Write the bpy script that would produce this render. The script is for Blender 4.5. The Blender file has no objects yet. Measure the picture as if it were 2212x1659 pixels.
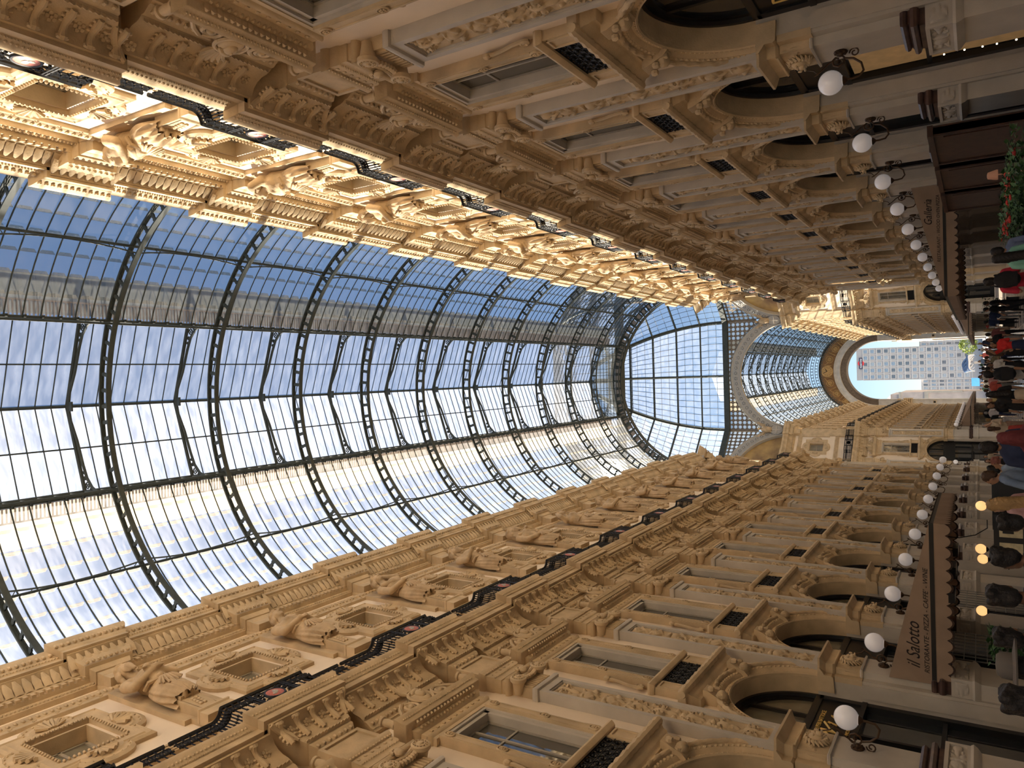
import bpy, math, random
import numpy as np
from mathutils import Vector, Matrix
random.seed(7); RNG = np.random.default_rng(7)
COL = bpy.context.scene.collection
SC = bpy.context.scene
pi = math.pi; sin = math.sin; cos = math.cos
# ------------------------------------------------------------------ camera
FPX, YAW, PIT, ROL = 1613.2, -0.0105362, 0.5589278, -0.022951
CAM = np.array([0.695632, 0.0, 1.7])
_F = np.array([sin(YAW)*cos(PIT), cos(YAW)*cos(PIT), sin(PIT)])
_R = np.array([cos(YAW), -sin(YAW), 0.0]); _U = np.cross(_R, _F)
_R, _U = cos(ROL)*_R + sin(ROL)*_U, -sin(ROL)*_R + cos(ROL)*_U
cd = bpy.data.cameras.new('camera'); cam = bpy.data.objects.new('camera', cd); COL.objects.link(cam)
cd.sensor_fit = 'HORIZONTAL'; cd.sensor_width = 36; cd.lens = FPX/2212*36; cd.clip_start = 0.05; cd.clip_end = 3000
m = Matrix.Identity(4)
for i in range(3):
    m[i][0] = -_U[i]; m[i][1] = _R[i]; m[i][2] = -_F[i]; m[i][3] = CAM[i]   # the phone was held sideways
cam.matrix_world = m; SC.camera = cam
# ------------------------------------------------------------------ sky, sun, exposure
W = bpy.data.worlds.new('world'); SC.world = W; W.use_nodes = True
nt = W.node_tree; bg = nt.nodes['Background']
sky = nt.nodes.new('ShaderNodeTexSky'); sky.sky_type = 'NISHITA'; sky.sun_disc = False
SUN_EL, SUN_AZ = math.radians(33), math.radians(-72)       # azimuth from +Y, negative = towards -X
sky.sun_elevation = SUN_EL; sky.sun_rotation = SUN_AZ; sky.air_density = 1.0; sky.dust_density = 0.3; sky.ozone_density = 1.5
nt.links.new(sky.outputs[0], bg.inputs[0]); bg.inputs[1].default_value = 0.085
sd = bpy.data.lights.new('sun', 'SUN'); sun = bpy.data.objects.new('sun', sd); COL.objects.link(sun)
sd.energy = 9.2; sd.angle = math.radians(0.6); sd.color = (1.0, 0.88, 0.70)
sv = Vector((sin(SUN_AZ)*cos(SUN_EL), cos(SUN_AZ)*cos(SUN_EL), sin(SUN_EL)))
sun.rotation_euler = sv.to_track_quat('Z', 'Y').to_euler(); sun.location = (-60, 30, 60)
vs = SC.view_settings
SC.display_settings.display_device = 'sRGB'; vs.view_transform = 'Standard'; vs.look = 'None'; vs.gamma = 1; vs.use_curve_mapping = False
vs.exposure = 1.1
SC.cycles.max_bounces = 14; SC.cycles.diffuse_bounces = 7; SC.cycles.transparent_max_bounces = 24; SC.cycles.transmission_bounces = 8
SC.cycles.sample_clamp_indirect = 6; SC.cycles.use_denoising = True
# ------------------------------------------------------------------ layout
WX = 7.5; P = 4.955; Y0 = 16.65; YE = 67.4; YF = 104.5; YC = (68.0+YF)/2; AP = (YF-68.0)/2
YF1 = 178.0; VZ, VR = 22.73, 8.28
# ------------------------------------------------------------------ materials
def mat(name, col, rough=0.8, metal=0.0, var=0.12, scale=3.0, bump=0.0, bscale=30, emit=None, spec=0.4, stain=None):
    M = bpy.data.materials.new(name); M.use_nodes = True; n = M.node_tree; L = n.links
    b = n.nodes['Principled BSDF']
    b.inputs['Roughness'].default_value = rough; b.inputs['Metallic'].default_value = metal
    b.inputs['Specular IOR Level'].default_value = spec
    tc = n.nodes.new('ShaderNodeTexCoord')
    if var > 0:
        nz = n.nodes.new('ShaderNodeTexNoise'); nz.inputs['Scale'].default_value = scale; nz.inputs['Detail'].default_value = 6
        L.new(tc.outputs['Object'], nz.inputs['Vector'])
        cr = n.nodes.new('ShaderNodeValToRGB')
        cr.color_ramp.elements[0].position = 0.3; cr.color_ramp.elements[1].position = 0.72
        c2 = stain or tuple(c*(1-var*1.6) for c in col)
        cr.color_ramp.elements[0].color = (*c2, 1); cr.color_ramp.elements[1].color = (*tuple(min(1, c*(1+var*.5)) for c in col), 1)
        L.new(nz.outputs['Fac'], cr.inputs[0]); L.new(cr.outputs[0], b.inputs['Base Color'])
    else:
        b.inputs['Base Color'].default_value = (*col, 1)
    if bump > 0:
        nb = n.nodes.new('ShaderNodeTexNoise'); nb.inputs['Scale'].default_value = bscale; nb.inputs['Detail'].default_value = 5
        L.new(tc.outputs['Object'], nb.inputs['Vector'])
        bp = n.nodes.new('ShaderNodeBump'); bp.inputs['Strength'].default_value = bump; bp.inputs['Distance'].default_value = 0.03
        L.new(nb.outputs['Fac'], bp.inputs['Height']); L.new(bp.outputs[0], b.inputs['Normal'])
    if emit:
        b.inputs['Emission Color'].default_value = (*emit[0], 1); b.inputs['Emission Strength'].default_value = emit[1]
    return M
TAN = mat('carved ochre limestone', (0.62, 0.48, 0.305), .85, bump=.25, bscale=22, var=.16, scale=1.7)
CREAM = mat('cream stucco', (0.88, 0.76, 0.61), .9, bump=.1, bscale=40, var=.07, scale=.8)
GREY = mat('grey stone', (0.55, 0.505, 0.44), .75, bump=.12, bscale=30, var=.12, scale=1.2)
DMARB = mat('dark red marble', (0.10, 0.06, 0.05), .35, var=.3, scale=5)
STATUE = mat('statue sandstone', (0.60, 0.45, 0.28), .85, bump=.3, bscale=18, var=.2, scale=2.5)
IRON = mat('black wrought iron', (0.018, 0.018, 0.02), .45, .6, var=.2, scale=8)
RIB = mat('grey green painted iron', (0.055, 0.065, 0.06), .6, .1, var=.2, scale=4)
DARK = mat('black shopfront', (0.012, 0.011, 0.011), .3, var=.2, scale=4)
BRONZE = mat('lamp bracket bronze', (0.085, 0.05, 0.028), .5, .6, var=.25, scale=9)
GOLD = mat('gold lettering', (0.85, 0.6, 0.2), .4, .15, var=.06)
WOOD = mat('window joinery', (0.42, 0.38, 0.32), .6, var=.12, scale=6)
DWOOD = mat('dark brown wood', (0.06, 0.025, 0.014), .5, var=.3, scale=5)
MEDAL = mat('red medallion', (0.55, 0.16, 0.11), .5, var=.2, scale=30)
MOSG = mat('medallion grey relief', (0.5, 0.47, 0.42), .6, var=.25, scale=40)
FABRIC = mat('taupe awning fabric', (0.36, 0.26, 0.19), .9, bump=.1, bscale=60, var=.14, scale=1.3)
BEAM = mat('awning beam', (0.03, 0.028, 0.025), .5, .3, var=.1)
MARK = mat('dark awning lettering', (0.03, 0.022, 0.02), .9, var=.1)
OPAL = mat('opal glass globe', (0.86, 0.84, 0.84), .12, var=.02, emit=((1, .95, .97), .05), spec=.6)
WARM = mat('lit warm globe', (0.9, 0.7, 0.4), .3, var=.02, emit=((1, .56, .22), .5))
BULB = mat('lit bulb', (1, .9, .7), .3, var=0, emit=((1, .8, .5), 2.5))
LIT = mat('lit shop interior', (.8, .62, .36), .8, var=.3, scale=2, emit=((1, .66, .3), .28))
LITW = mat('lit shop white wall', (.9, .85, .75), .8, var=.1, scale=1, emit=((1, .92, .78), .55))
LEAF = mat('green leaves', (0.05, 0.13, 0.035), .6, var=.35, scale=9)
FLOWER = mat('red flower petals', (0.6, 0.05, 0.04), .6, var=.25, scale=20)
TREE = mat('sunlit tree leaves', (0.28, 0.36, 0.06), .6, var=.3, scale=2)
def pane_mat(name, tcol, trans, dcol, dif, gloss=.06):
    M = bpy.data.materials.new(name); M.use_nodes = True; n = M.node_tree; L = n.links
    out = n.nodes['Material Output']; n.nodes.remove(n.nodes['Principled BSDF'])
    tr = n.nodes.new('ShaderNodeBsdfTransparent'); tr.inputs[0].default_value = (*tcol, 1)
    tl = n.nodes.new('ShaderNodeBsdfTranslucent'); tl.inputs[0].default_value = (*dcol, 1)
    gl = n.nodes.new('ShaderNodeBsdfGlossy'); gl.inputs['Roughness'].default_value = .08
    tc = n.nodes.new('ShaderNodeTexCoord'); nz = n.nodes.new('ShaderNodeTexNoise'); nz.inputs['Scale'].default_value = 1.1; nz.inputs['Detail'].default_value = 5
    mp = n.nodes.new('ShaderNodeMapping'); mp.inputs['Scale'].default_value = (1, 3.5, 1)
    L.new(tc.outputs['Object'], mp.inputs[0]); L.new(mp.outputs[0], nz.inputs['Vector'])
    mr = n.nodes.new('ShaderNodeMapRange'); mr.inputs[1].default_value = .35; mr.inputs[2].default_value = .75
    mr.inputs[3].default_value = dif*.65; mr.inputs[4].default_value = min(1, dif*1.45); L.new(nz.outputs['Fac'], mr.inputs[0])
    mx = n.nodes.new('ShaderNodeMixShader'); L.new(mr.outputs[0], mx.inputs[0]); L.new(tr.outputs[0], mx.inputs[1]); L.new(tl.outputs[0], mx.inputs[2])
    m2 = n.nodes.new('ShaderNodeMixShader'); m2.inputs[0].default_value = gloss; L.new(mx.outputs[0], m2.inputs[1]); L.new(gl.outputs[0], m2.inputs[2])
    L.new(m2.outputs[0], out.inputs[0]); return M
PANE = pane_mat('dusty roof glass', (.96, .98, 1.0), 1, (.9, .93, 1.0), .12)
LAP = pane_mat('dirty glass lap', (.5, .5, .46), 1, (.55, .46, .34), .3)
PANEL_ = pane_mat('lantern roof glass', (.94, .96, 1.0), 1, (.84, .89, 1.0), .22)
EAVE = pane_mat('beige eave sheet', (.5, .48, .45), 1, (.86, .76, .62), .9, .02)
EAVE_SHADED = pane_mat('shade grey eave sheet', (.3, .3, .29), 1, (.30, .30, .28), .92, .02)  # right eave's shade put into a darker sheet colour
SCREEN = pane_mat('frosted spandrel glass', (.75, .8, .8), 1, (.8, .82, .78), .12)
def win_mat(name, col, rough=.03, spec=1.0):
    M = mat(name, col, rough, 0, var=.25, scale=1.5, spec=.5); M.node_tree.nodes['Principled BSDF'].inputs['IOR'].default_value = 2.3; return M
WGLASS = win_mat('window glass', (0.09, 0.085, 0.07)); CURT = win_mat('curtained window glass', (0.30, 0.29, 0.24), .05)
BGLASS = win_mat('dark arch glass', (0.02, 0.022, 0.024)); AGLASS = win_mat('pale arch glass', (0.20, 0.18, 0.13), .06)
# ------------------------------------------------------------------ mesh builder
class MB:
    def __init__(s): s.v = []; s.f = []; s.m = []; s.n = 0
    def add(s, v, f, mi=0):
        v = np.asarray(v, float).reshape(-1, 3); o = s.n
        s.v.append(v); s.n += len(v)
        s.f += [tuple(o+i for i in q) for q in f]; s.m += [mi]*len(f); return s
    def box(s, x0, x1, y0, y1, z0, z1, mi=0):
        v = [(x, y, z) for x in (x0, x1) for y in (y0, y1) for z in (z0, z1)]
        return s.add(v, [(0,1,3,2),(4,6,7,5),(0,4,5,1),(2,3,7,6),(0,2,6,4),(1,5,7,3)], mi)
    def prism(s, prof, u0, u1, mi=0, closed=True):       # profile of (p, z) run along u
        k = len(prof); v = [(p, u0, z) for p, z in prof]+[(p, u1, z) for p, z in prof]
        f = [(i, (i+1) % k, k+(i+1) % k, k+i) for i in range(k if closed else k-1)]
        if closed: f += [tuple(range(k))[::-1], tuple(range(k, 2*k))]
        return s.add(v, f, mi)
    def wrap(s, prof, hw, p0, mi=0):                     # moulding run round three sides of a block of half width hw, closed to p0; prof (p,z)
        k = len(prof); rows = []
        pm = min(p for p, z in prof)
        for p, z in prof:
            d = p-pm
            rows.append([(p0, -hw-d, z), (p, -hw-d, z), (p, hw+d, z), (p0, hw+d, z)])
        v = [q for r in rows for q in r]
        f = [(4*i+j, 4*i+j+1, 4*(i+1)+j+1, 4*(i+1)+j) for i in range(k-1) for j in range(3)]
        f += [(0,1,2,3)[::-1], tuple(4*(k-1)+j for j in range(4))]
        return s.add(v, f, mi)
    def lathe(s, prof, c=(0,0,0), ax='z', n=10, mi=0, sy=1.0):   # profile of (r, h)
        k = len(prof); v = []
        for r, h in prof:
            for i in range(n):
                a = 2*pi*i/n; x, y = r*cos(a), r*sin(a)*sy
                q = (x, y, h) if ax == 'z' else ((h, x, y) if ax == 'x' else (y, h, x))
                v.append((q[0]+c[0], q[1]+c[1], q[2]+c[2]))
        f = [(j*n+i, j*n+(i+1) % n, (j+1)*n+(i+1) % n, (j+1)*n+i) for j in range(k-1) for i in range(n)]
        if prof[0][0] > 1e-6: f.append(tuple(range(n))[::-1])
        if prof[-1][0] > 1e-6: f.append(tuple((k-1)*n+i for i in range(n)))
        return s.add(v, f, mi)
    def ball(s, c, r, n=8, k=5, mi=0):
        r = (r, r, r) if not hasattr(r, '__len__') else r
        v = [(c[0], c[1], c[2]-r[2])]
        for j in range(1, k):
            t = -pi/2+pi*j/k
            v += [(c[0]+r[0]*cos(t)*cos(2*pi*i/n), c[1]+r[1]*cos(t)*sin(2*pi*i/n), c[2]+r[2]*sin(t)) for i in range(n)]
        v.append((c[0], c[1], c[2]+r[2])); f = [(0, 1+(i+1) % n, 1+i) for i in range(n)]
        for j in range(k-2): f += [(1+j*n+i, 1+j*n+(i+1) % n, 1+(j+1)*n+(i+1) % n, 1+(j+1)*n+i) for i in range(n)]
        b = 1+(k-2)*n; f += [(b+i, b+(i+1) % n, len(v)-1) for i in range(n)]
        return s.add(v, f, mi)
    def tube(s, pts, r, n=6, mi=0):
        pts = [np.array(p, float) for p in pts]; k = len(pts)
        rr = r if hasattr(r, '__len__') else [r]*k
        v = []; up = None
        for i in range(k):
            d = pts[min(i+1, k-1)]-pts[max(i-1, 0)]; d = d/(np.linalg.norm(d)+1e-9)
            if up is None:
                up = np.array([0, 0, 1.]) if abs(d[2]) < .9 else np.array([1., 0, 0])
            a = np.cross(d, up); a /= np.linalg.norm(a)+1e-9; b = np.cross(a, d); up = b
            v += [pts[i]+rr[i]*(cos(2*pi*j/n)*a+sin(2*pi*j/n)*b) for j in range(n)]
        f = [(i*n+j, i*n+(j+1) % n, (i+1)*n+(j+1) % n, (i+1)*n+j) for i in range(k-1) for j in range(n)]
        f += [tuple(range(n))[::-1], tuple((k-1)*n+j for j in range(n))]
        return s.add(v, f, mi)
    def arch(s, prof, cz, cy=0.0, a0=0.0, a1=pi, n=24, mi=0, closed=True):    # profile of (p, r) swept about the x axis
        k = len(prof); v = []
        for i in range(n+1):
            a = a0+(a1-a0)*i/n
            v += [(p, cy+r*cos(a), cz+r*sin(a)) for p, r in prof]
        f = [(i*k+j, i*k+(j+1) % k, (i+1)*k+(j+1) % k, (i+1)*k+j) for i in range(n) for j in range(k if closed else k-1)]
        if closed: f += [tuple(range(k)), tuple(n*k+j for j in range(k))[::-1]]
        return s.add(v, f, mi)
    def grid(s, X, Y, Z, mi=0):                          # 2-D arrays
        a, b = X.shape; v = np.stack([X, Y, Z], -1).reshape(-1, 3)
        f = [(i*b+j, i*b+j+1, (i+1)*b+j+1, (i+1)*b+j) for i in range(a-1) for j in range(b-1)]
        return s.add(v, f, mi)
    def ext(s, o, M=None, mmap=None):                    # merge another builder
        for a in o.v:
            s.v.append(a if M is None else a@np.array(M)[:3, :3].T+np.array(M)[:3, 3])
        s.f += [tuple(s.n+i for i in q) for q in o.f]; s.n += o.n
        s.m += o.m if mmap is None else [mmap[i] for i in o.m]; return s
    def mesh(s, name, mats, ang=38):
        me = bpy.data.meshes.new(name); me.from_pydata(np.concatenate(s.v) if s.v else [], [], s.f)
        for M in (mats if isinstance(mats, (list, tuple)) else [mats]): me.materials.append(M)
        if max(s.m, default=0) > 0: me.polygons.foreach_set('material_index', np.array(s.m, np.int32))
        me.polygons.foreach_set('use_smooth', np.ones(len(me.polygons), bool))
        me.set_sharp_from_angle(angle=math.radians(ang)); me.update(); return me
def ob(name, me, parent=None, M=None, **props):
    o = bpy.data.objects.new(name, me); COL.objects.link(o)
    if parent is not None: o.parent = parent
    if M is not None: o.matrix_basis = M
    for k, v in props.items(): o[k] = v
    return o
def T(x, y, z, rz=0, s=1): return Matrix.Translation((x, y, z)) @ Matrix.Rotation(rz, 4, 'Z') @ Matrix.Scale(s, 4)
def FR(side, y):          # local wall frame: x = out from wall, y = along, z = up
    return T(-WX, y, 0) if side < 0 else T(WX, y, 0, pi)
def struct(name, me=None, parent=None, M=None): return ob(name, me, parent, M, kind='structure')
def stuff(name, me, parent=None, M=None): return ob(name, me, parent, M, kind='stuff')
def thing(name, label, cat, me=None, M=None, group=None):
    o = ob(name, me, None, M, label=label, category=cat)
    if group: o['group'] = group
    return o
ORD = ['first','second','third','fourth','fifth','sixth','seventh','eighth','ninth','tenth','eleventh','twelfth','thirteenth','fourteenth','fifteenth','sixteenth']
def letters(name, c, material):                            # lettering as plain mesh
    t = bpy.data.objects.new('t', c); COL.objects.link(t); me = bpy.data.meshes.new_from_object(t.evaluated_get(bpy.context.evaluated_depsgraph_get()))
    bpy.data.objects.remove(t); me.materials.clear(); me.materials.append(material); o = bpy.data.objects.new(name, me); COL.objects.link(o); return o
def text(name, body, size, M, material, parent, shear=0, ext=.006, align='CENTER', sx=1, off=0):
    c = bpy.data.curves.new(name, 'FONT'); c.body = body; c.size = size; c.shear = shear; c.extrude = ext; c.align_x = align; c.offset = off; c.resolution_u = 3
    o = letters(name, c, material)
    B = Matrix(((0,0,1,0),(1,0,0,0),(0,1,0,0),(0,0,0,1)))     # text x -> u, y -> z, facing out
    o.matrix_basis = M @ B @ Matrix.Diagonal((sx, 1, 1, 1))
    if parent: o.parent = parent
    return o
# ------------------------------------------------------------------ carved kit (local frame: p out, u along, z up)
PAL = [TAN, GREY, CREAM, DMARB, IRON, WGLASS, WOOD, DARK, BGLASS, STATUE, CURT, AGLASS, MEDAL, MOSG, BRONZE, OPAL, GOLD]
iT, iG, iC, iM, iI, iW, iWd, iD, iB, iS, iCu, iA, iMe, iMo, iBr, iO, iAu = range(17)
def eggs(mb, p, z, u0, u1, d, rx, rz, mi=0, n=5, k=4):
    c = max(1, round((u1-u0)/d))
    for i in range(c): mb.ball((p, u0+(i+.5)*(u1-u0)/c, z), (rx, d*.33, rz), n, k, mi)
def darts(mb, p0, z0, p1, z1, u0, u1, d, mi=0):          # row of pointed leaves lying on a slope
    c = max(1, round((u1-u0)/d)); w = (u1-u0)/c
    for i in range(c):
        u = u0+(i+.5)*w; pm, zm = (p0+p1)/2+.035, (z0+z1)/2-.03
        v = [(p0, u-.42*w, z0), (p0, u+.42*w, z0), (pm, u+.46*w, zm), (p1+.02, u+.16*w, z1-.01), (p1+.03, u, z1-.03), (p1+.02, u-.16*w, z1-.01), (pm, u-.46*w, zm), (pm+.035, u, zm-.02), (p0+.02, u, z0-.01)]
        mb.add(v, [(0,8,7,6),(8,1,2,7),(6,7,4,5),(7,2,3,4)], mi)
def spiral(c, r0, r1, turns, a0, sgn=1, n=22, plane='uz', p=0):
    out = []
    for i in range(n+1):
        t = i/n; r = r0+(r1-r0)*t; a = a0+sgn*turns*2*pi*t
        x, y = c[0]+r*cos(a), c[1]+r*sin(a)
        out.append((p, x, y) if plane == 'uz' else (x, p, y))
    return out
def relief(w, h, seed, nu=27, nz=170, amp=.085):
    """carved candelabrum panel as a height field, mirrored about its axis"""
    r = np.random.default_rng(seed); u = np.linspace(-w/2, w/2, nu); z = np.linspace(0, h, nz)
    Z, U = np.meshgrid(z, u, indexing='ij'); A = np.abs(U); H = np.zeros_like(U)
    def blob(cu, cz, ru, rz, hh):
        nonlocal H
        q = ((A-cu)/ru)**2+((Z-cz)/rz)**2; H = np.maximum(H, hh*np.sqrt(np.clip(1-q, 0, 1)))
    z0 = .1
    while z0 < h-.3:
        s = r.uniform(.5, .8); k = r.integers(0, 3)
        blob(0, z0+.12, .05, .16, .7)
        if k == 0:                                        # vase and leaves
            blob(0, z0+s*.45, .13, .16, 1); blob(0, z0+s*.72, .17, .05, .8)
            for j in range(4): blob(.1+.05*j, z0+s*(.2+.05*j), .05, .07, .7)
        elif k == 1:                                      # scrolls
            for t in np.linspace(0, 1, 16):
                a = t*2*pi*1.3; rr = .16*(1-.75*t); blob(.17+rr*cos(a), z0+s*.5+rr*sin(a), .028, .028, .8)
            blob(0, z0+s*.5, .06, .2, .9); blob(.17, z0+s*.5, .04, .04, 1)
        else:                                             # figure with spread foliage
            blob(0, z0+s*.4, .09, .17, 1); blob(0, z0+s*.72, .055, .07, 1); blob(.12, z0+s*.5, .06, .05, .8)
            for j in range(5): blob(.12+.035*j, z0+s*(.75-.09*j), .045, .035, .6)
        for j in range(5): blob(r.uniform(.05, w*.45), z0+r.uniform(0, s), r.uniform(.02, .05), r.uniform(.02, .06), r.uniform(.4, .8))
        z0 += s
    H += .10*r.random(H.shape)*(H > .05); H[:, 0] = H[:, -1] = 0; H[0] = H[-1] = 0
    mb = MB(); mb.grid(H*amp, U, Z, iT); return mb
def panel_leaf(w, h, seed, amp=.05):
    return relief(w, h, seed, 21, max(14, int(h*34)), amp)
# --- lower order: pedestal, marble base, shaft, carved block, impost
def k_pedestal():
    b = MB(); b.box(0, .5, -.62, .62, 0, 1.8, iG)
    b.wrap([(.5, 1.8), (.56, 1.86), (.6, 1.93), (.58, 1.98), (.54, 1.98)], .62, 0, iG)
    b.box(0, .52, -.66, .66, 1.98, 2.42, iG)
    for x0, x1, y0, y1, z0, z1 in ((.52, .57, -.7, .7, 2.35, 2.42), (.52, .57, -.7, .7, 1.98, 2.04), (.52, .57, -.7, -.62, 2.04, 2.35), (.52, .57, .62, .7, 2.04, 2.35)): b.box(x0, x1, y0, y1, z0, z1, iG)
    q = panel_leaf(.3, 1.2, 5, .045)                       # laid on its side
    b.ext(q, Matrix(((1,0,0,.524),(0,0,1,-.6),(0,1,0,2.2),(0,0,0,1))), {0: iG})
    for s in (-1, 1): b.ext(panel_leaf(.3, .4, 8, .035), Matrix(((0,0,1,.08),(s,0,0,s*.664),(0,1,0,2.2),(0,0,0,1))), {0: iG})
    b.box(0, .44, -.6, .6, 2.42, 2.52, iM)
    b.wrap([(.4, 2.52), (.47, 2.56), (.49, 2.61), (.47, 2.66), (.4, 2.68), (.37, 2.71), (.41, 2.74), (.42, 2.79), (.38, 2.84), (.32, 2.85)], .56, 0, iM)
    return b
def k_shaft():
    b = MB(); b.box(0, .3, -.5, .5, 2.85, 4.4, iG)
    for s in (-1, 1):
        b.box(0, .12, min(s*.5, s*.73), max(s*.5, s*.73), 0, 4.4, iG)
        b.box(-.3, .05, min(s*.62, s*.78), max(s*.62, s*.78), 0, 4.4, iG)
    b.wrap([(.3, 4.4), (.35, 4.41), (.36, 4.45), (.31, 4.48)], .5, 0, iG)
    b.box(0, .3, -.5, .5, 4.48, 5.06, iT)
    for s in (-1, 1): b.box(0, .14, min(s*.5, s*.75), max(s*.5, s*.75), 4.4, 5.06, iT)
    q = panel_leaf(.98, .56, 12, .07); b.ext(q, T(.304, 0, 4.49))
    for s in (-1, 1): b.ext(panel_leaf(.24, .54, 13, .03), Matrix(((0,1,0,.15),(s,0,0,s*.504),(0,0,1,4.5),(0,0,0,1))))
    b.wrap([(.3, 5.06), (.34, 5.08), (.38, 5.13), (.38, 5.3), (.44, 5.34), (.5, 5.38), (.55, 5.42), (.55, 5.47), (.3, 5.47)], .5, 0, iT)
    eggs(b, .39, 5.1, -.55, .55, .07, .03, .03, iT, 4, 3)
    for s in (-1, 1):
        b.prism([(-.3, 5.06), (.1, 5.08), (.14, 5.13), (.14, 5.3), (.2, 5.34), (.26, 5.39), (.3, 5.42), (.3, 5.47), (-.3, 5.47)], min(s*.5, s*.8), max(s*.5, s*.8), iT)
    return b
def k_lion():
    b = MB(); b.ball((.38, 0, 4.78), (.11, .14, .16), 10, 7); b.ball((.48, 0, 4.72), (.07, .075, .065), 8, 5)
    for s in (-1, 1): b.ball((.47, s*.07, 4.82), (.035, .04, .03), 6, 4)
    for i in range(18):
        a = 2*pi*i/18; b.tube([(.36, .13*cos(a), 4.78+.14*sin(a)), (.4, .22*cos(a+.15), 4.77+.21*sin(a+.15)), (.33, .29*cos(a+.4), 4.77+.27*sin(a+.4))], [.035, .04, .012], 5)
    b.ball((.56, 0, 4.76), (.03, .03, .05), 6, 4); b.ball((.54, 0, 4.66), (.05, .07, .025), 6, 4)
    return b
# --- upper order
def k_upper():
    b = MB(); w, z0, z1 = .5, 5.47, 11.25
    b.box(0, .2, -w, w, z0, z1, iG)
    for y0, y1, a, c in ((-w, -.36, z0, z1), (.36, w, z0, z1), (-.36, .36, z0, z0+.2), (-.36, .36, z1-.2, z1)): b.box(.2, .28, y0, y1, a, c, iG)
    for y0, y1, a, c in ((-.36, -.33, z0+.2, z1-.2), (.33, .36, z0+.2, z1-.2), (-.33, .33, z0+.2, z0+.23), (-.33, .33, z1-.23, z1-.2)): b.box(.2, .245, y0, y1, a, c, iG)
    return b
def k_capital():
    b = MB(); b.wrap([(.28, 11.25), (.33, 11.27), (.35, 11.33), (.33, 11.4), (.3, 11.44), (.27, 11.44)], .5, 0, iG)
    b.box(0, .27, -.48, .48, 11.44, 12.1, iT)
    for i in range(9): b.box(.27, .31, -.42+.1*i-.03, -.42+.1*i+.03, 11.46, 11.72, iT)
    for s in (-1, 1):
        b.lathe([(.1, .08), (.13, .2), (.16, .36), (.215, .42)], (0, s*.5, 11.86), 'x', 14, iT)
        b.lathe([(.215, .42), (.215, .5), (.17, .52), (.155, .49), (.12, .49), (.11, .52), (.07, .52), (.05, .55), (0, .56)], (0, s*.5, 11.86), 'x', 18, iT)
        for j in range(12): b.ball((.51, s*.5+.137*cos(j*pi/6), 11.86+.137*sin(j*pi/6)), .022, 4, 3, iT)
    for i in range(7): b.ball((.4, -.27+.09*i, 11.84-.05*cos((i-3)*.5)), (.07, .045, .08), 6, 4, iT)
    b.tube([(.42, -.4, 12.0), (.42, -.2, 11.93), (.42, 0, 11.9), (.42, .2, 11.93), (.42, .4, 12.0)], .05, 6, iT)
    b.ball((.5, 0, 12.03), (.09, .1, .13), 8, 6, iT)
    for i in range(5): b.ball((.5, .1*cos(i*pi/4), 12.12+.09*sin(i*pi/4)), .045, 5, 4, iT)
    b.wrap([(.36, 12.05), (.42, 12.07), (.46, 12.12), (.47, 12.18), (.36, 12.18)], .52, 0, iT)
    return b
def k_architrave():
    b = MB()
    b.wrap([(.3, 12.18), (.33, 12.19), (.33, 12.33), (.36, 12.35), (.36, 12.52), (.39, 12.56), (.4, 12.6), (.4, 12.78), (.44, 12.82), (.47, 12.9), (.47, 12.97), (.3, 13.0)], .52, 0, iT)
    eggs(b, .38, 12.55, -.6, .6, .07, .025, .025, iT, 4, 3); eggs(b, .44, 12.8, -.66, .66, .09, .03, .035, iT, 4, 3)
    for i in range(6): b.ball((.41, -.5+.2*i, 12.69), (.02, .045, .045), 6, 4, iT)
    b.box(0, .34, -.6, .6, 13.0, 13.78, iT)
    for y0, y1, a, c in ((-.6, -.5, 13.0, 13.78), (.5, .6, 13.0, 13.78), (-.5, .5, 13.0, 13.09), (-.5, .5, 13.69, 13.78)): b.box(.34, .385, y0, y1, a, c, iT)
    return b
# --- window of the main storey (u = 0 at its axis)
def patera(b, p, u, z, r=.1):
    b.lathe([(r*1.1, 0), (r*1.1, .03), (r*.9, .045), (r*.8, .02), (0, .02)], (p, u, z), 'x', 12, iT, 1.25)
    for j in range(6): b.ball((p+.035, u+r*.45*cos(j*pi/3), z+r*.55*sin(j*pi/3)), (.025, r*.24, r*.3), 5, 3, iT)
    b.ball((p+.05, u, z), r*.25, 5, 3, iT)
def k_wframe():
    b = MB()
    for s in (-1, 1):
        a, c = sorted((s*.77, s*1.04)); b.box(0, .23, a, c, 9.05, 12.1, iT)
        a, c = sorted((s*.8, s*1.01)); b.box(.23, .25, a, a+.035, 9.3, 11.75, iT); b.box(.23, .25, c-.035, c, 9.3, 11.75, iT)
        for z in (9.2, 10.5, 11.9): patera(b, .23, s*.905, z)
        a, c = sorted((s*.6, s*.77)); b.box(-.15, .12, a, c, 8.9, 12.05, iG); a, c = sorted((s*.7, s*.77)); b.box(.12, .17, a, c, 8.9, 12.05, iG)
        pts = spiral((s*1.17, 9.3), .11, .03, 1.4, -pi/2, s, 16, p=.1)[::-1]+[(.1, s*1.26, 9.3), (.1, s*1.22, 9.6), (.1, s*1.12, 9.9), (.1, s*1.08, 10.1), (.1, s*1.14, 10.25)]
        b.tube(pts, .045, 6, iT); b.ball((.12, s*1.12, 10.25), (.07, .1, .09), 6, 5, iT)
    b.box(-.15, .12, -.77, .77, 11.9, 12.1, iG); b.box(.12, .17, -.77, .77, 12.02, 12.1, iG)
    return b
def k_wpane(s):
    b = MB(); a, c = sorted((s*.02, s*.6)); b.box(-.12, -.105, a, c, 8.9, 11.9, iW)
    return b
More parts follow.
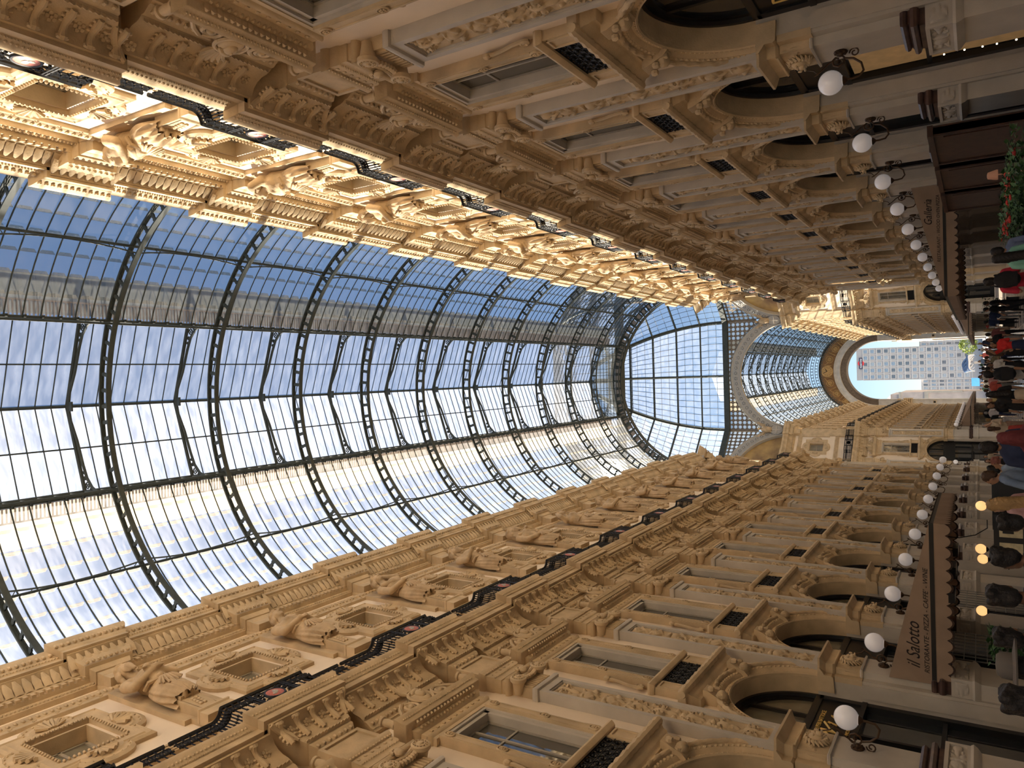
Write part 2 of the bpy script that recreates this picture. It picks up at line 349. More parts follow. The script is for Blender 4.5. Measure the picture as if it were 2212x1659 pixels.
def k_wjoin():
    b = MB(); b.box(-.13, -.07, -.03, .03, 8.9, 11.9, iWd)
    for s in (-1, 1): a, c = sorted((s*.55, s*.6)); b.box(-.13, -.07, a, c, 8.9, 11.9, iWd)
    b.box(-.13, -.07, -.6, .6, 11.83, 11.9, iWd); b.box(-.13, -.07, -.6, .6, 8.9, 9.0, iWd); b.box(-.13, -.08, -.6, .6, 11.0, 11.05, iWd)
    return b
def k_hood():
    b = MB(); b.wrap([(.1, 12.1), (.19, 12.1), (.19, 12.2), (.23, 12.24), (.25, 12.3)], 1.04, 0, iT)
    b.wrap([(.2, 12.3), (.2, 12.52), (.26, 12.56), (.3, 12.62), (.3, 12.7), (.46, 12.72), (.48, 12.74), (.5, 12.86), (.56, 12.92), (.58, 13.0), (.1, 13.0)], 1.06, 0, iT)
    for i in range(9): b.ball((.21, -.92+.23*i, 12.41), (.03, .05, .05), 6, 4, iT)
    eggs(b, .29, 12.6, -1.1, 1.1, .12, .05, .05, iT); darts(b, .32, 12.66, .44, 12.7, -1.15, 1.15, .13, iT); eggs(b, .52, 12.88, -1.36, 1.36, .07, .03, .03, iT, 4, 3)
    return b
def k_pediment():
    b = MB(); n = 44; rows = []
    for i in range(n+1):
        u = -1.34+2.68*i/n; a = abs(u)
        zt = 13.06+.74*math.exp(-(a/.36)**2)+.40*math.exp(-((a-.52)/.26)**2)+.10*math.exp(-((a-1.25)/.12)**2)
        rows.append([(.26, u, 13.0), (.36, u, 13.0), (.37, u, zt-.03), (.34, u, zt), (.26, u, zt)])
    v = [q for r in rows for q in r]
    b.add(v, [(5*i+j, 5*i+(j+1) % 5, 5*i+5+(j+1) % 5, 5*i+5+j) for i in range(n) for j in range(5)]+[(0, 1, 2, 3, 4), tuple(5*n+j for j in range(5))], iT)
    b.ball((.42, 0, 13.46), (.1, .22, .28), 12, 8, iT); b.ball((.5, 0, 13.48), (.1, .12, .17), 10, 7, iT); b.ball((.6, 0, 13.47), (.03, .025, .045), 6, 4, iT); b.ball((.5, 0, 13.64), (.1, .15, .09), 8, 5, iT)
    b.tube([(.44, .27*cos(t), 13.46+.34*sin(t)) for t in np.linspace(0, 2*pi, 22)], .04, 6, iT)
    for i in range(7): a = pi*(i+.5)/7; b.tube([(.42, .1*cos(a), 13.8+.08*sin(a)), (.46, .2*cos(a), 13.92+.2*sin(a)), (.52, .27*cos(a), 13.96+.27*sin(a))], [.04, .05, .02], 6, iT)
    for s in (-1, 1):
        b.tube(spiral((s*.56, 13.3), .23, .05, 1.6, pi/2, s, 28, p=.41), [.05]*22+[.035]*7, 6, iT); b.ball((.42, s*.56, 13.3), (.07, .08, .08), 8, 5, iT)
        b.tube([(.4, s*.34, 13.62), (.41, s*.6, 13.58), (.41, s*.82, 13.42), (.41, s*.98, 13.22), (.4, s*1.15, 13.13), (.4, s*1.32, 13.18)], [.035, .05, .05, .045, .04, .03], 6, iT)
        b.tube(spiral((s*1.3, 13.14), .08, .02, 1.3, -pi/2, s, 12, p=.4), .03, 5, iT)
        for j in range(5): b.tube([(.38, s*(.8+.1*j), 13.04), (.42, s*(.83+.1*j), 13.14), (.4, s*(.88+.1*j), 13.22-.03*j)], [.03, .035, .012], 5, iT)
        b.lathe([(.1, 13.0), (.1, 13.06), (.08, 13.08), (.095, 13.2), (.08, 13.34), (.115, 13.36), (.12, 13.42), (.05, 13.46), (0, 13.46)], (.42, s*1.46, 0), 'z', 14, iT)
    return b
    b = MB()
    b.ball((.44, 0, 13.5), (.12, .24, .3), 10, 7, iT); b.ball((.56, 0, 13.55), (.1, .12, .17), 8, 6, iT); b.ball((.56, 0, 13.78), (.09, .15, .09), 8, 5, iT)
    for i in range(9): a = pi*i/8; b.ball((.46, .26*cos(a), 13.8+.3*sin(a)), (.06, .06, .1), 5, 4, iT)
    for i in range(5): a = pi*(i+.5)/5; b.ball((.48, .16*cos(a), 14.05+.2*sin(a)), (.045, .05, .07), 5, 4, iT)
    for s in (-1, 1):
        b.tube(spiral((s*.52, 13.4), .24, .04, 1.7, pi/2, s, 26, p=.42), [.06]*20+[.045]*7, 6, iT)
        b.ball((.44, s*.52, 13.4), (.08, .11, .11), 7, 5, iT)
        pts = [(.42, s*.52, 13.64), (.42, s*.8, 13.5), (.42, s*.98, 13.22), (.42, s*1.15, 13.08), (.42, s*1.3, 13.06)]
        b.tube(pts, [.06, .06, .055, .05, .045], 6, iT); b.tube(spiral((s*1.3, 13.16), .1, .03, 1.2, -pi/2, s, 12, p=.42), .04, 5, iT)
        b.prism([(.3, 13.0), (.34, 13.0), (.34, 13.2), (.3, 13.5)], min(s*.3, s*1.0), max(s*.3, s*1.0), iT)
        for j in range(6): b.ball((.42, s*(.3+.1*j), 13.12+.05*(j % 2)), (.05, .06, .07), 5, 4, iT)
        b.lathe([(.12, 13.0), (.12, 13.08), (.09, 13.1), (.105, 13.22), (.09, 13.34), (.13, 13.36), (.13, 13.42), (.05, 13.46), (0, 13.46)], (.42, s*1.46, 0), 'z', 12, iT)
    return b
def k_sill():
    b = MB(); b.wrap([(.1, 8.86), (.25, 8.86), (.28, 8.9), (.31, 8.97), (.29, 9.03)], 1.12, 0, iT)
    for s in (-1, 1):
        a, c = sorted((s*.77, s*1.24)); b.box(0, .2, a, c, 8.14, 8.86, iT)
        a, c = sorted((s*.82, s*1.2))
        for q in ((a, a+.04, 8.24, 8.8), (c-.04, c, 8.24, 8.8), (a, c, 8.24, 8.28), (a, c, 8.76, 8.8)): b.box(.2, .23, q[0], q[1], q[2], q[3], iT)
    n = 30; rows = []
    for i in range(n+1):
        u = -1.72+3.44*i/n; r = .12+.018*sin(i*2.4)+(-.03 if i in (0, n) else 0)
        rows.append([(.36+r*cos(2*pi*j/9), u, 7.98+r*sin(2*pi*j/9)) for j in range(9)])
    v = [q for r in rows for q in r]; f = [(i*9+j, i*9+(j+1) % 9, (i+1)*9+(j+1) % 9, (i+1)*9+j) for i in range(n) for j in range(9)]
    b.add(v, f+[tuple(range(9)), tuple(n*9+j for j in range(9))], iT); b.box(0, .36, -1.66, 1.66, 7.9, 8.1, iT)
    b.wrap([(.18, 7.58), (.21, 7.6), (.23, 7.68), (.28, 7.72), (.3, 7.8), (.35, 7.86), (.35, 7.92), (.15, 7.92)], 1.38, 0, iT)
    return b
def k_console(s):
    b = MB(); b.prism([(0, 7.05), (.1, 7.06), (.2, 7.16), (.26, 7.32), (.34, 7.5), (.36, 7.62), (0, 7.62)], s*1.02-.19, s*1.02+.19, iT)
    b.ball((.22, s*1.02, 7.2), (.15, .17, .14), 8, 5, iT)
    for j in range(4): b.ball((.18+.07*j, s*1.02+.1*(-1)**j, 7.14+.1*j), (.08, .09, .09), 6, 4, iT)
    return b
def k_grille():
    b = MB(); b.box(.1, .13, -.77, .77, 8.18, 8.86, iD)
    for i in range(6):
        for j in range(3):
            c = (-.62+.248*i, 8.3+.22*j)
            b.tube([(.19, c[0]+.09*cos(2*pi*k/10), c[1]+.09*sin(2*pi*k/10)) for k in range(11)], .014, 4, iI); b.ball((.19, c[0], c[1]), .035, 5, 4, iI)
            if i < 5: b.tube([(.19, c[0]+.09, c[1]), (.19, c[0]+.16, c[1])], .014, 4, iI)
            if j < 2: b.tube([(.19, c[0]-.06, c[1]+.08), (.19, c[0]+.06, c[1]+.14)], .014, 4, iI); b.tube([(.19, c[0]+.06, c[1]+.08), (.19, c[0]-.06, c[1]+.14)], .014, 4, iI)
    for z in (8.19, 8.41, 8.63, 8.85): b.box(.175, .195, -.77, .77, z-.008, z+.008, iI)
    return b
# --- arch and shop front
def k_archivolt():
    b = MB(); c = 5.47
    b.arch([(0, 1.75), (.06, 1.75), (.09, 1.78), (.06, 1.81), (.06, 1.83), (.05, 1.9), (.1, 1.94), (.13, 1.97), (.14, 2.06), (.16, 2.09), (.16, 2.16), (0, 2.18)], c, 0, 0, pi, 30, iT)
    for i in range(52):
        a = pi*(i+.5)/52
        b.ball((.14, 2.015*cos(a), c+2.015*sin(a)), (.03, .045, .045), 4, 3, iT)
    PH, TH = np.meshgrid(np.linspace(0, pi, 181), np.linspace(0, 2*pi, 11), indexing='ij'); rr = .062*(1+.16*np.sin(PH*46+2*TH)); R_ = 2.13+rr*np.cos(TH)
    b.grid(.17+rr*np.sin(TH), R_*np.cos(PH), c+R_*np.sin(PH), iT)
    for i in range(56):
        a = pi*(i+.5)/56; b.ball((.075, 1.82*cos(a), c+1.82*sin(a)), .022, 4, 3, iT)
    return b
def k_shopframe():
    b = MB(); c = 5.47
    b.arch([(-.62, 1.52), (-.5, 1.52), (-.5, 1.64), (-.42, 1.66), (-.42, 1.78), (-.62, 1.78)], c, 0, 0, pi, 24, iD)
    b.box(-.62, -.42, -1.78, 1.78, 5.32, 5.5, iD)
    for u in (-.5, .5): b.box(-.58, -.48, u-.05, u+.05, 5.4, 6.93, iD)
    for s in (-1, 1): a, d = sorted((s*1.55, s*1.78)); b.box(-.62, -.42, a, d, 0, 5.4, iD)
    b.box(-.62, -.4, -1.78, 1.78, 4.28, 4.4, iD); b.box(-.62, -.45, -1.55, 1.55, 0, .4, iD); b.box(-.6, -.48, -.05, .05, .4, 4.3, iD); b.box(-.6, -.47, -1.55, 1.55, 2.5, 2.6, iD)
    return b
def k_fascia(): b = MB(); b.box(-.62, -.46, -1.55, 1.55, 4.4, 5.32, iD); return b
def k_lunette(j, mi=iB):
    b = MB(); c = 5.47; e = [-1.52, -.45, -.55+.1, .45, .55-.1, 1.52]
    u0, u1 = ((-1.52, -.45), (-.45, .45), (.45, 1.52))[j]; n = 8; v = []
    for i in range(n+1):
        u = u0+(u1-u0)*i/n; h = math.sqrt(max(0, 1.53**2-u*u)); v += [(-.56, u, c-.1), (-.56, u, c+h)]
    b.add(v, [(2*i, 2*i+2, 2*i+3, 2*i+1) for i in range(n)], mi); return b
def k_shopglass(mi=iB):
    b = MB(); b.box(-.6, -.58, -1.55, 1.55, .4, 4.28, mi); return b
# --- wall plane of one bay with its openings
def k_wall():
    b = MB(); h = P/2; n = 24; c = 5.47; v = []; zt = 7.9
    for i in range(n+1):
        a = pi*i/n; ca, sa = cos(a), sin(a)
        k = min(h/abs(ca) if abs(ca) > 1e-6 else 1e9, (zt-c)/sa if sa > 1e-6 else 1e9)
        v += [(0, 1.75*ca, c+1.75*sa), (0, k*ca, c+k*sa)]
    b.add(v, [(2*i, 2*i+1, 2*i+3, 2*i+2) for i in range(n)], iC)
    for s in (-1, 1): b.add([(0, s*h, zt), (0, s*h*.99, zt), (0, s*h, zt-.02)], [(0, 1, 2)], iC)
    # corner triangles between the fan and the rectangle's corners
    a = math.atan2(zt-c, h)
    k0 = [i for i in range(n+1) if pi*i/n <= a][-1]
    for s in (1, -1):
        i0, i1 = (k0, k0+1) if s > 0 else (n-k0, n-k0-1)
        b.add([v[2*i0+1], v[2*i1+1], (0, s*h, zt)], [(0, 1, 2)], iC)
    vs_ = []
    for i in range(n+1): a = pi*i/n; vs_ += [(0, 1.75*cos(a), c+1.75*sin(a)), (-.62, 1.75*cos(a), c+1.75*sin(a))]
    b.add(vs_, [(2*i, 2*i+2, 2*i+3, 2*i+1) for i in range(n)], iT)
    for s in (-1, 1): a, d = sorted((s*1.75, s*h)); b.box(-.62, 0, a, d, 0, c, iG)
    def rect(u0, u1, z0, z1, p, mi): b.add([(p, u0, z0), (p, u1, z0), (p, u1, z1), (p, u0, z1)], [(0, 1, 2, 3)], mi)
    w = .77
    rect(-h, -w, zt, 13.8, 0, iC); rect(w, h, zt, 13.8, 0, iC); rect(-w, w, zt, 8.18, 0, iC); rect(-w, w, 12.1, 13.8, 0, iC)
    b.box(-.62, -.5, -h, h, 7.4, 8.9, iC)
    rect(-h, h, 13.8, 13.81, 0, iC); b.box(-.6, 0, -h, h, 13.8, 15.25, iT)
    p = -.1; w = .68
    rect(-h, -w, 15.2, 24, p, iC); rect(w, h, 15.2, 24, p, iC); rect(-w, w, 15.2, 18.95, p, iC); rect(-w, w, 20.6, 24, p, iC)
    for s in (-1, 1): b.add([(p, s*w, 18.95), (p-.5, s*w, 18.95), (p-.5, s*w, 20.6), (p, s*w, 20.6)], [(0, 1, 2, 3)], iT)
    for z in (18.95, 20.6): b.add([(p, -w, z), (p, w, z), (p-.5, w, z), (p-.5, -w, z)], [(0, 1, 2, 3)], iT)
    return b
# --- main cornice
CP = [(0, 13.66), (.1, 13.66), (.12, 13.72), (.15, 13.74), (.16, 13.8), (.25, 13.93), (.26, 13.96), (.26, 14.02), (.28, 14.03), (.325, 14.11), (.335, 14.14), (.345, 14.16), (.375, 14.32), (.44, 14.46), (.54, 14.57), (.66, 14.63), (.74, 14.645), (.745, 14.72), (.83, 14.72), (.83, 14.92),  (.87, 14.97), (.9, 15.08), (.95, 15.16), (.95, 15.26), (0, 15.26)]
BK = .2; BH = 1.36; RH = (P-2*BH)/2
def k_corn_run():
    b = MB(); b.prism(CP, -RH-.3, RH+.3, iT)
    eggs(b, .21, 13.87, -RH-.25, RH+.25, .16, .05, .065, iT, 6, 4); darts(b, .285, 14.04, .32, 14.1, -RH-.25, RH+.25, .1, iT)
    eggs(b, .14, 13.745, -RH-.25, RH+.25, .06, .022, .022, iT, 4, 3); eggs(b, .89, 15.05, -RH, RH, .09, .035, .045, iT, 5, 3); eggs(b, .86, 14.94, -RH, RH, .05, .018, .018, iT, 4, 3)
    return b
    b = MB(); b.prism(CP, -RH-.3, RH+.3, iT)
    eggs(b, .3, 13.94, -RH-.25, RH+.25, .15, .07, .08, iT, 6, 4); darts(b, .37, 14.1, .43, 14.2, -RH-.25, RH+.25, .12, iT)
    eggs(b, .2, 13.8, -RH-.25, RH+.25, .075, .03, .03, iT, 4, 3); eggs(b, .91, 15.08, -RH, RH, .1, .04, .05, iT, 5, 3)
    return b
def k_corn_block():
    b = MB(); d = BK; pr = [(p+d, z) for p, z in CP[1:-1]]
    b.wrap([(.1+d, 13.66)]+pr+[(.1+d, 15.26)], BH-.89, 0, iT)
    eggs(b, .21+d, 13.87, -.57, .57, .16, .05, .065, iT, 6, 4); darts(b, .285+d, 14.04, .32+d, 14.1, -.66, .66, .1, iT)
    eggs(b, .14+d, 13.745, -.5, .5, .06, .022, .022, iT, 4, 3); eggs(b, .89+d, 15.05, -1.25, 1.25, .09, .035, .045, iT, 5, 3); eggs(b, .86+d, 14.94, -1.2, 1.2, .05, .018, .018, iT, 4, 3)
    for s in (-1, 1):                                      # corner leaves
        b.tube([(cv(t)[0]+d, s*(BH-.89+cv(t)[0]-.1), cv(t)[1]) for t in np.linspace(.05, .95, 8)], [.03, .06, .08, .085, .08, .07, .06, .05], 6, iT)
        for j in range(5):
            q = cv(.15+.17*j)
            b.ball((q[0]+d, s*(BH-.89+q[0]-.1-.13), q[1]), (.05, .075, .05), 6, 4, iT)
    return b
def cv(t):                                                 # a point of the cornice's cove, t 0 (bed) to 1 (corona), with its outward normal
    q = CP[11:17]; x = t*(len(q)-1); i = min(int(x), len(q)-2); f = x-i; a, c = q[i], q[i+1]
    n = (c[1]-a[1], a[0]-c[0]); L_ = math.hypot(*n); return (a[0]+(c[0]-a[0])*f, a[1]+(c[1]-a[1])*f, n[0]/L_, n[1]/L_)
    b = MB(); d = BK; pr = [(p+d, z) for p, z in CP[1:-1]]
    b.wrap([(.2+d, 13.72)]+pr+[(.2+d, 15.26)], BH-.79, 0, iT)
    eggs(b, .3+d, 13.94, -.66, .66, .15, .07, .08, iT, 6, 4); darts(b, .37+d, 14.1, .43+d, 14.2, -.75, .75, .12, iT)
    eggs(b, .2+d, 13.8, -.6, .6, .075, .03, .03, iT, 4, 3); eggs(b, .91+d, 15.08, -1.2, 1.2, .1, .04, .05, iT, 5, 3)
    for s in (-1, 1):                                      # corner leaves
        for j in range(6): t = j/5; b.ball((.48+d+.28*t, s*(.82+.28*t), 14.34+.26*t), (.07, .09+.03*t, .07), 6, 4, iT)
    return b
def k_modillion():
    b = MB(); pts = []; rr = []
    for t, o, r in ((.02, .01, .05), (.15, .03, .075), (.3, .03, .07), (.5, .02, .055), (.68, .025, .065), (.84, .05, .085), (.97, .03, .07)):
        p, z, nx, nz = cv(t); pts.append((p+nx*o, 0, z+nz*o)); rr.append(r)
    b.tube(pts, rr, 8, iT)
    for s in (-1, 1):
        for t in (.12, .28, .42): p, z, nx, nz = cv(t); b.ball((p+nx*.01, s*.075, z+nz*.01), (.04, .05, .045), 6, 4, iT)
        p, z, nx, nz = cv(.86); b.ball((p+nx*.04, s*.06, z+nz*.04), (.05, .05, .05), 6, 4, iT)
    return b
    b = MB(); b.prism([(.36, 14.16), (.44, 14.14), (.52, 14.2), (.54, 14.34), (.6, 14.44), (.7, 14.48), (.77, 14.56), (.78, 14.66), (.5, 14.66)], -.085, .085, iT)
    b.ball((.74, 0, 14.52), (.06, .1, .06), 7, 5, iT); b.ball((.5, 0, 14.22), (.06, .1, .08), 7, 5, iT); b.ball((.6, 0, 14.38), (.05, .11, .07), 6, 4, iT)
    return b
def k_rosette():
    b = MB()
    for j in range(5): b.ball((0, .068*cos(j*pi*.4), .068*sin(j*pi*.4)), (.022, .044, .044), 7, 4, iT)
    b.ball((.018, 0, 0), .034, 6, 4, iT); return b
    b = MB()
    for j in range(6): b.ball((0, .065*cos(j*pi/3), .065*sin(j*pi/3)), (.03, .042, .042), 6, 4, iT)
    b.ball((.02, 0, 0), .035, 6, 4, iT); return b
ROSM = Matrix.Translation((.475, 0, 14.475)) @ Matrix.Rotation(math.radians(46), 4, 'Y')
# --- attic
def k_awin():
    b = MB(); zc = 19.78; a, h = 1.1, 1.22
    def outline(k, p):
        q = []; A, H_ = a+k, h+k
        for (sx, sz) in ((1, 1), (-1, 1), (-1, -1), (1, -1)): q.append((sx*A, sz*H_))
        out = []; R_ = .56+k*.8
        for i in range(4):
            c0, c1 = q[i], q[(i+1) % 4]; mx, mz = (c0[0]+c1[0])/2, (c0[1]+c1[1])/2
            L_ = math.hypot(c1[0]-c0[0], c1[1]-c0[1]); dx, dz = (c1[0]-c0[0])/L_, (c1[1]-c0[1])/L_
            nx, nz = mx/(math.hypot(mx, mz)), mz/(math.hypot(mx, mz))
            out.append(c0); out.append((c0[0]+dx*(L_/2-R_*1.02), c0[1]+dz*(L_/2-R_*1.02)))
            for j in range(9):
                t = pi-pi*j/8; out.append((mx+dx*R_*cos(t)+nx*R_*.6*sin(t), mz+dz*R_*cos(t)+nz*R_*.6*sin(t)))
            out.append((c1[0]-dx*(L_/2-R_*1.02), c1[1]-dz*(L_/2-R_*1.02)))
        return [(p, u, zc+z) for u, z in out]
    rings = [outline(.1, -.1), outline(.1, .0), outline(.03, .05), outline(.0, .02), outline(-.07, .02), outline(-.1, .05), outline(-.16, .03)]
    n = len(rings[0])
    inner = []
    for (p, u, z) in rings[-1]:
        m_ = max(abs(u)/.76, abs(z-zc)/.9); inner.append((.03, u/m_, zc+(z-zc)/m_))
    rings.append(inner)
    rings.append([(-.1, u, z) for p, u, z in inner])
    v = [q for r in rings for q in r]
    b.add(v, [(k*n+i, k*n+(i+1) % n, (k+1)*n+(i+1) % n, (k+1)*n+i) for k in range(len(rings)-1) for i in range(n)], iT)
    for s in (-1, 1):
        eggs(b, .05, zc+s*.88, -.76, .76, .11, .05, .05, iT)
        for j in range(15): b.ball((.05, s*.78, zc-.8+.114*j), (.05, .05, .04), 5, 4, iT)
        for j in range(7):                                   # shells in the lobes
            t = pi*(j+.5)/7
            b.tube([(.06, .1*cos(t), zc+s*1.05), (.1, .34*cos(t), zc+s*(1.07+.36*sin(t)))], [.03, .055], 5, iT); b.tube([(.06, s*.93, zc+.1*cos(t)), (.1, s*(.95+.36*sin(t)), zc+.34*cos(t))], [.03, .055], 5, iT)
    for i in range(n): q = rings[3][i]; b.ball((.035, q[1], q[2]), .03, 4, 3, iT)
    return b
def k_apane(s, mi=iCu):
    b = MB(); a, c = sorted((s*.03, s*.62)); b.box(-.56, -.545, a, c, 19.0, 20.55, mi); return b
def k_ajoin():
    b = MB(); b.box(-.58, -.5, -.04, .04, 18.95, 20.6, iWd)
    for s in (-1, 1): a, c = sorted((s*.6, s*.68)); b.box(-.58, -.5, a, c, 18.95, 20.6, iWd)
    for z in (18.95, 19.75, 20.53): b.box(-.58, -.5, -.68, .68, z, z+.05, iWd)
    return b
def k_attic_strip():                                        # behind and below each herm: plinth, key pattern, strip, capital block
    b = MB(); b.box(-.1, .12, -.6, .6, 15.2, 17.55, iT); b.box(-.1, .02, -.48, .48, 17.55, 22.6, iT)
    b.box(-.1, .3, -.4, .4, 21.95, 22.5, iT); b.wrap([(.3, 22.3), (.34, 22.36), (.36, 22.5), (.3, 22.5)], .4, -.1, iT)
    for s in (-1, 1): b.prism([(-.1, 18.3), (.03, 18.3), (.03, 20.5), (.05, 21.6), (-.1, 22.0)], min(s*.48, s*.66), max(s*.48, s*.66), iT)
    return b
def k_attic_bay():                                          # bands of one bay: key fret, egg band, dentils, cornice run
    b = MB(); h = P/2
    b.box(-.1, .04, -h, h, 17.15, 17.6, iT)
    c = 22
    for i in range(c):                                      # key fret
        u = -h+(i+.5)*P/c; w = P/c
        for q in ((-.45, -.35, 17.22, 17.53), (-.35, .3, 17.48, 17.53), (.2, .3, 17.3, 17.48), (-.2, .2, 17.3, 17.35), (-.2, -.1, 17.35, 17.42), (-.45, .5, 17.2, 17.24)): b.box(.04, .065, u+q[0]*w, u+q[1]*w, q[2], q[3], iT)
    b.prism([(-.1, 21.62), (.0, 21.64), (.02, 21.72), (.0, 21.78), (.02, 21.8), (.06, 21.96), (.05, 22.02), (.0, 22.06), (.02, 22.12), (-.1, 22.14)], -h, h, iT)
    eggs(b, .03, 21.89, -h, h, .17, .06, .09, iT, 6, 4)
    for i in range(9): b.tube(spiral((-h+(i+.5)*P/9, 21.7), .05, .02, .8, 0, 1, 6, p=.02), .018, 4, iT)
    b.prism([(-.1, 22.5), (.05, 22.5), (.08, 22.58), (.1, 22.6), (.1, 22.66), (.22, 22.68), (.22, 22.8), (.3, 22.82), (.3, 22.86), (.34, 22.9), (.42, 23.12), (.58, 23.24), (.66, 23.26), (.66, 23.3), (.74, 23.3), (.74, 23.46), (.78, 23.5), (.8, 23.6), (.9, 23.76), (.93, 23.86), (.93, 23.92), (-1.8, 23.92), (-1.8, 23.6), (-.1, 23.5)], -h, h, iT)
    eggs(b, .09, 22.56, -h, h, .1, .04, .04, iT, 4, 3)
    for i in range(26):
        u = -h+(i+.5)*P/26; b.box(.1, .3, u-.055, u+.055, 22.68, 22.81, iT)
    darts(b, .33, 22.88, .6, 23.25, -h, h, .24, iT); eggs(b, .85, 23.66, -h, h, .17, .06, .09, iT, 6, 4); eggs(b, .78, 23.5, -h, h, .08, .03, .03, iT, 4, 3)
    return b
def k_attic_block():                                        # break of the cornice over a herm
    b = MB(); d = .2; pr = [(.42, 23.1), (.58, 23.24), (.66, 23.26), (.66, 23.3), (.74, 23.3), (.74, 23.46), (.78, 23.5), (.8, 23.6), (.9, 23.76), (.93, 23.86), (.93, 23.94), (.42, 23.94)]
    b.wrap([(p+d, z) for p, z in pr], .62, 0, iT); b.wrap([(.2+d, 22.5), (.25+d, 22.6), (.28+d, 22.68), (.38+d, 22.7), (.38+d, 22.82), (.44+d, 22.9), (.52+d, 23.12), (.3+d, 23.12)], .5, 0, iT)
    darts(b, .5, 22.9, .8, 23.26, -.95, .95, .24, iT); eggs(b, .85+d, 23.66, -1.05, 1.05, .17, .06, .09, iT, 6, 4); eggs(b, .45+d, 22.76, -.66, .66, .17, .06, .06, iT, 5, 3)
    return b
# --- balcony railing of one bay, bowed out over the block
def rail_path():
    q = [(-P/2+.06, .72), (-1.42, .72)]
    for i in range(7): a = pi/2*i/6; q.append((-1.42+.2*sin(a)*1.3, .72+.26*(1-cos(a))))
    q += [(-u, p) for u, p in q[::-1]]; return q
def k_railing(bal=True):
    b = MB(); path = rail_path()
    for z, r in ((16.22, .05), (16.05, .022), (15.86, .022), (15.36, .04), (15.28, .025)): b.tube([(p, u, z) for u, p in path], r, 5, iI)
    if bal:
        for p, u in bal_pts(): b.ext(k_baluster(), T(p, u, 0))
    return b
def bal_pts():
    path = rail_path(); out = []
    for (u0, p0), (u1, p1) in zip(path, path[1:]):
        L_ = math.hypot(u1-u0, p1-p0); c = max(1, round(L_/.165))
        for i in range(c):
            t = (i+.5)/c; u = u0+(u1-u0)*t
            if abs(u) > .5: out.append((p0+(p1-p0)*t, u))
    return out
def k_baluster():
    b = MB(); b.tube([(0, 0, 15.3), (0, 0, 16.2)], .02, 4, iI); b.ball((0, 0, 15.6), (.034, .034, .05), 5, 4, iI); b.ball((0, 0, 15.86), .04, 5, 3, iI)
    b.tube([(0, .06*cos(k*pi/4), 15.955+.07*sin(k*pi/4)) for k in range(9)], .02, 4, iI); b.ball((0, 0, 15.45), .03, 4, 3, iI); b.ball((0, .07, 16.0), .035, 4, 3, iI); return b
def k_medal_panel():
    b = MB(); p = .98
    for u in (-.5, -.44, .44, .5): b.box(p-.02, p+.02, u-.014, u+.014, 15.3, 16.22, iI)
    for sx in (-1, 1):
        for sz in (-1, 1):
            b.tube(spiral((sx*.3, 15.79+sz*.24), .13, .03, 1.5, -sx*sz*pi/2, sx*sz, 14, p=p), .02, 4, iI); b.ball((p, sx*.3, 15.79+sz*.24), .05, 5, 4, iI)
            b.ball((p, sx*.36, 15.79+sz*.06), .04, 5, 4, iI)
    b.lathe([(.25, -.02), (.27, 0), (.25, .035), (.21, .03), (.21, -.02)], (p, 0, 15.79), 'x', 18, iI); return b
def k_medallion():
    b = MB(); b.lathe([(.21, -.01), (.21, .02), (.17, .03), (0, .035)], (.985, 0, 15.79), 'x', 18, iMe); b.ball((1.02, .02, 15.8), (.02, .07, .09), 7, 5, iMo); b.ball((1.02, -.05, 15.72), (.015, .07, .05), 6, 4, iMo); return b
# --- wall lamp
def lamp_parts():
    base = MB(); base.lathe([(.13, 0), (.14, .02), (.1, .05), (.06, .06), (.05, .1), (0, .11)], (.3, 0, 3.98), 'x', 12, iBr)
    for i in range(8): base.ball((.34, .1*cos(i*pi/4), 3.98+.1*sin(i*pi/4)), .03, 5, 3, iBr)
    arm = MB()
    arm.tube([(.36, 0, 3.98), (.46, 0, 3.9), (.55, 0, 3.93), (.6, 0, 4.03), (.56, 0, 4.12), (.46, 0, 4.14), (.41, 0, 4.08), (.44, 0, 4.02)], .022, 6, iBr)
    arm.tube([(.46, 0, 3.9), (.5, 0, 3.74), (.62, 0, 3.6), (.78, 0, 3.56), (.88, 0, 3.64), (.9, 0, 3.78), (.9, 0, 3.9)], .024, 6, iBr)
    arm.tube([(.5, 0, 4.72), (.58, 0, 4.5), (.68, 0, 4.42), (.7, 0, 4.5), (.62, 0, 4.36), (.5, 0, 4.22), (.42, 0, 4.06)], .016, 5, iBr)
    arm.tube(spiral((.38, 3.72), .1, .03, 1.3, pi/2, 1, 14, 'xz', 0), .016, 5, iBr); arm.ball((.5, 0, 4.03), (.05, .05, .05), 6, 4, iBr)
    cup = MB(); cup.lathe([(.03, 3.86), (.045, 3.88), (.09, 3.92), (.1, 3.965), (.08, 3.98)], (.9, 0, 0), 'z', 10, iBr)
    gl = MB(); gl.lathe([(.1, 3.95)]+[(.245*cos(t), 4.185+.245*sin(t)) for t in np.linspace(-1.15, pi/2, 14)], (.9, 0, 0), 'z', 22, iO)
    return base, arm, cup, gl
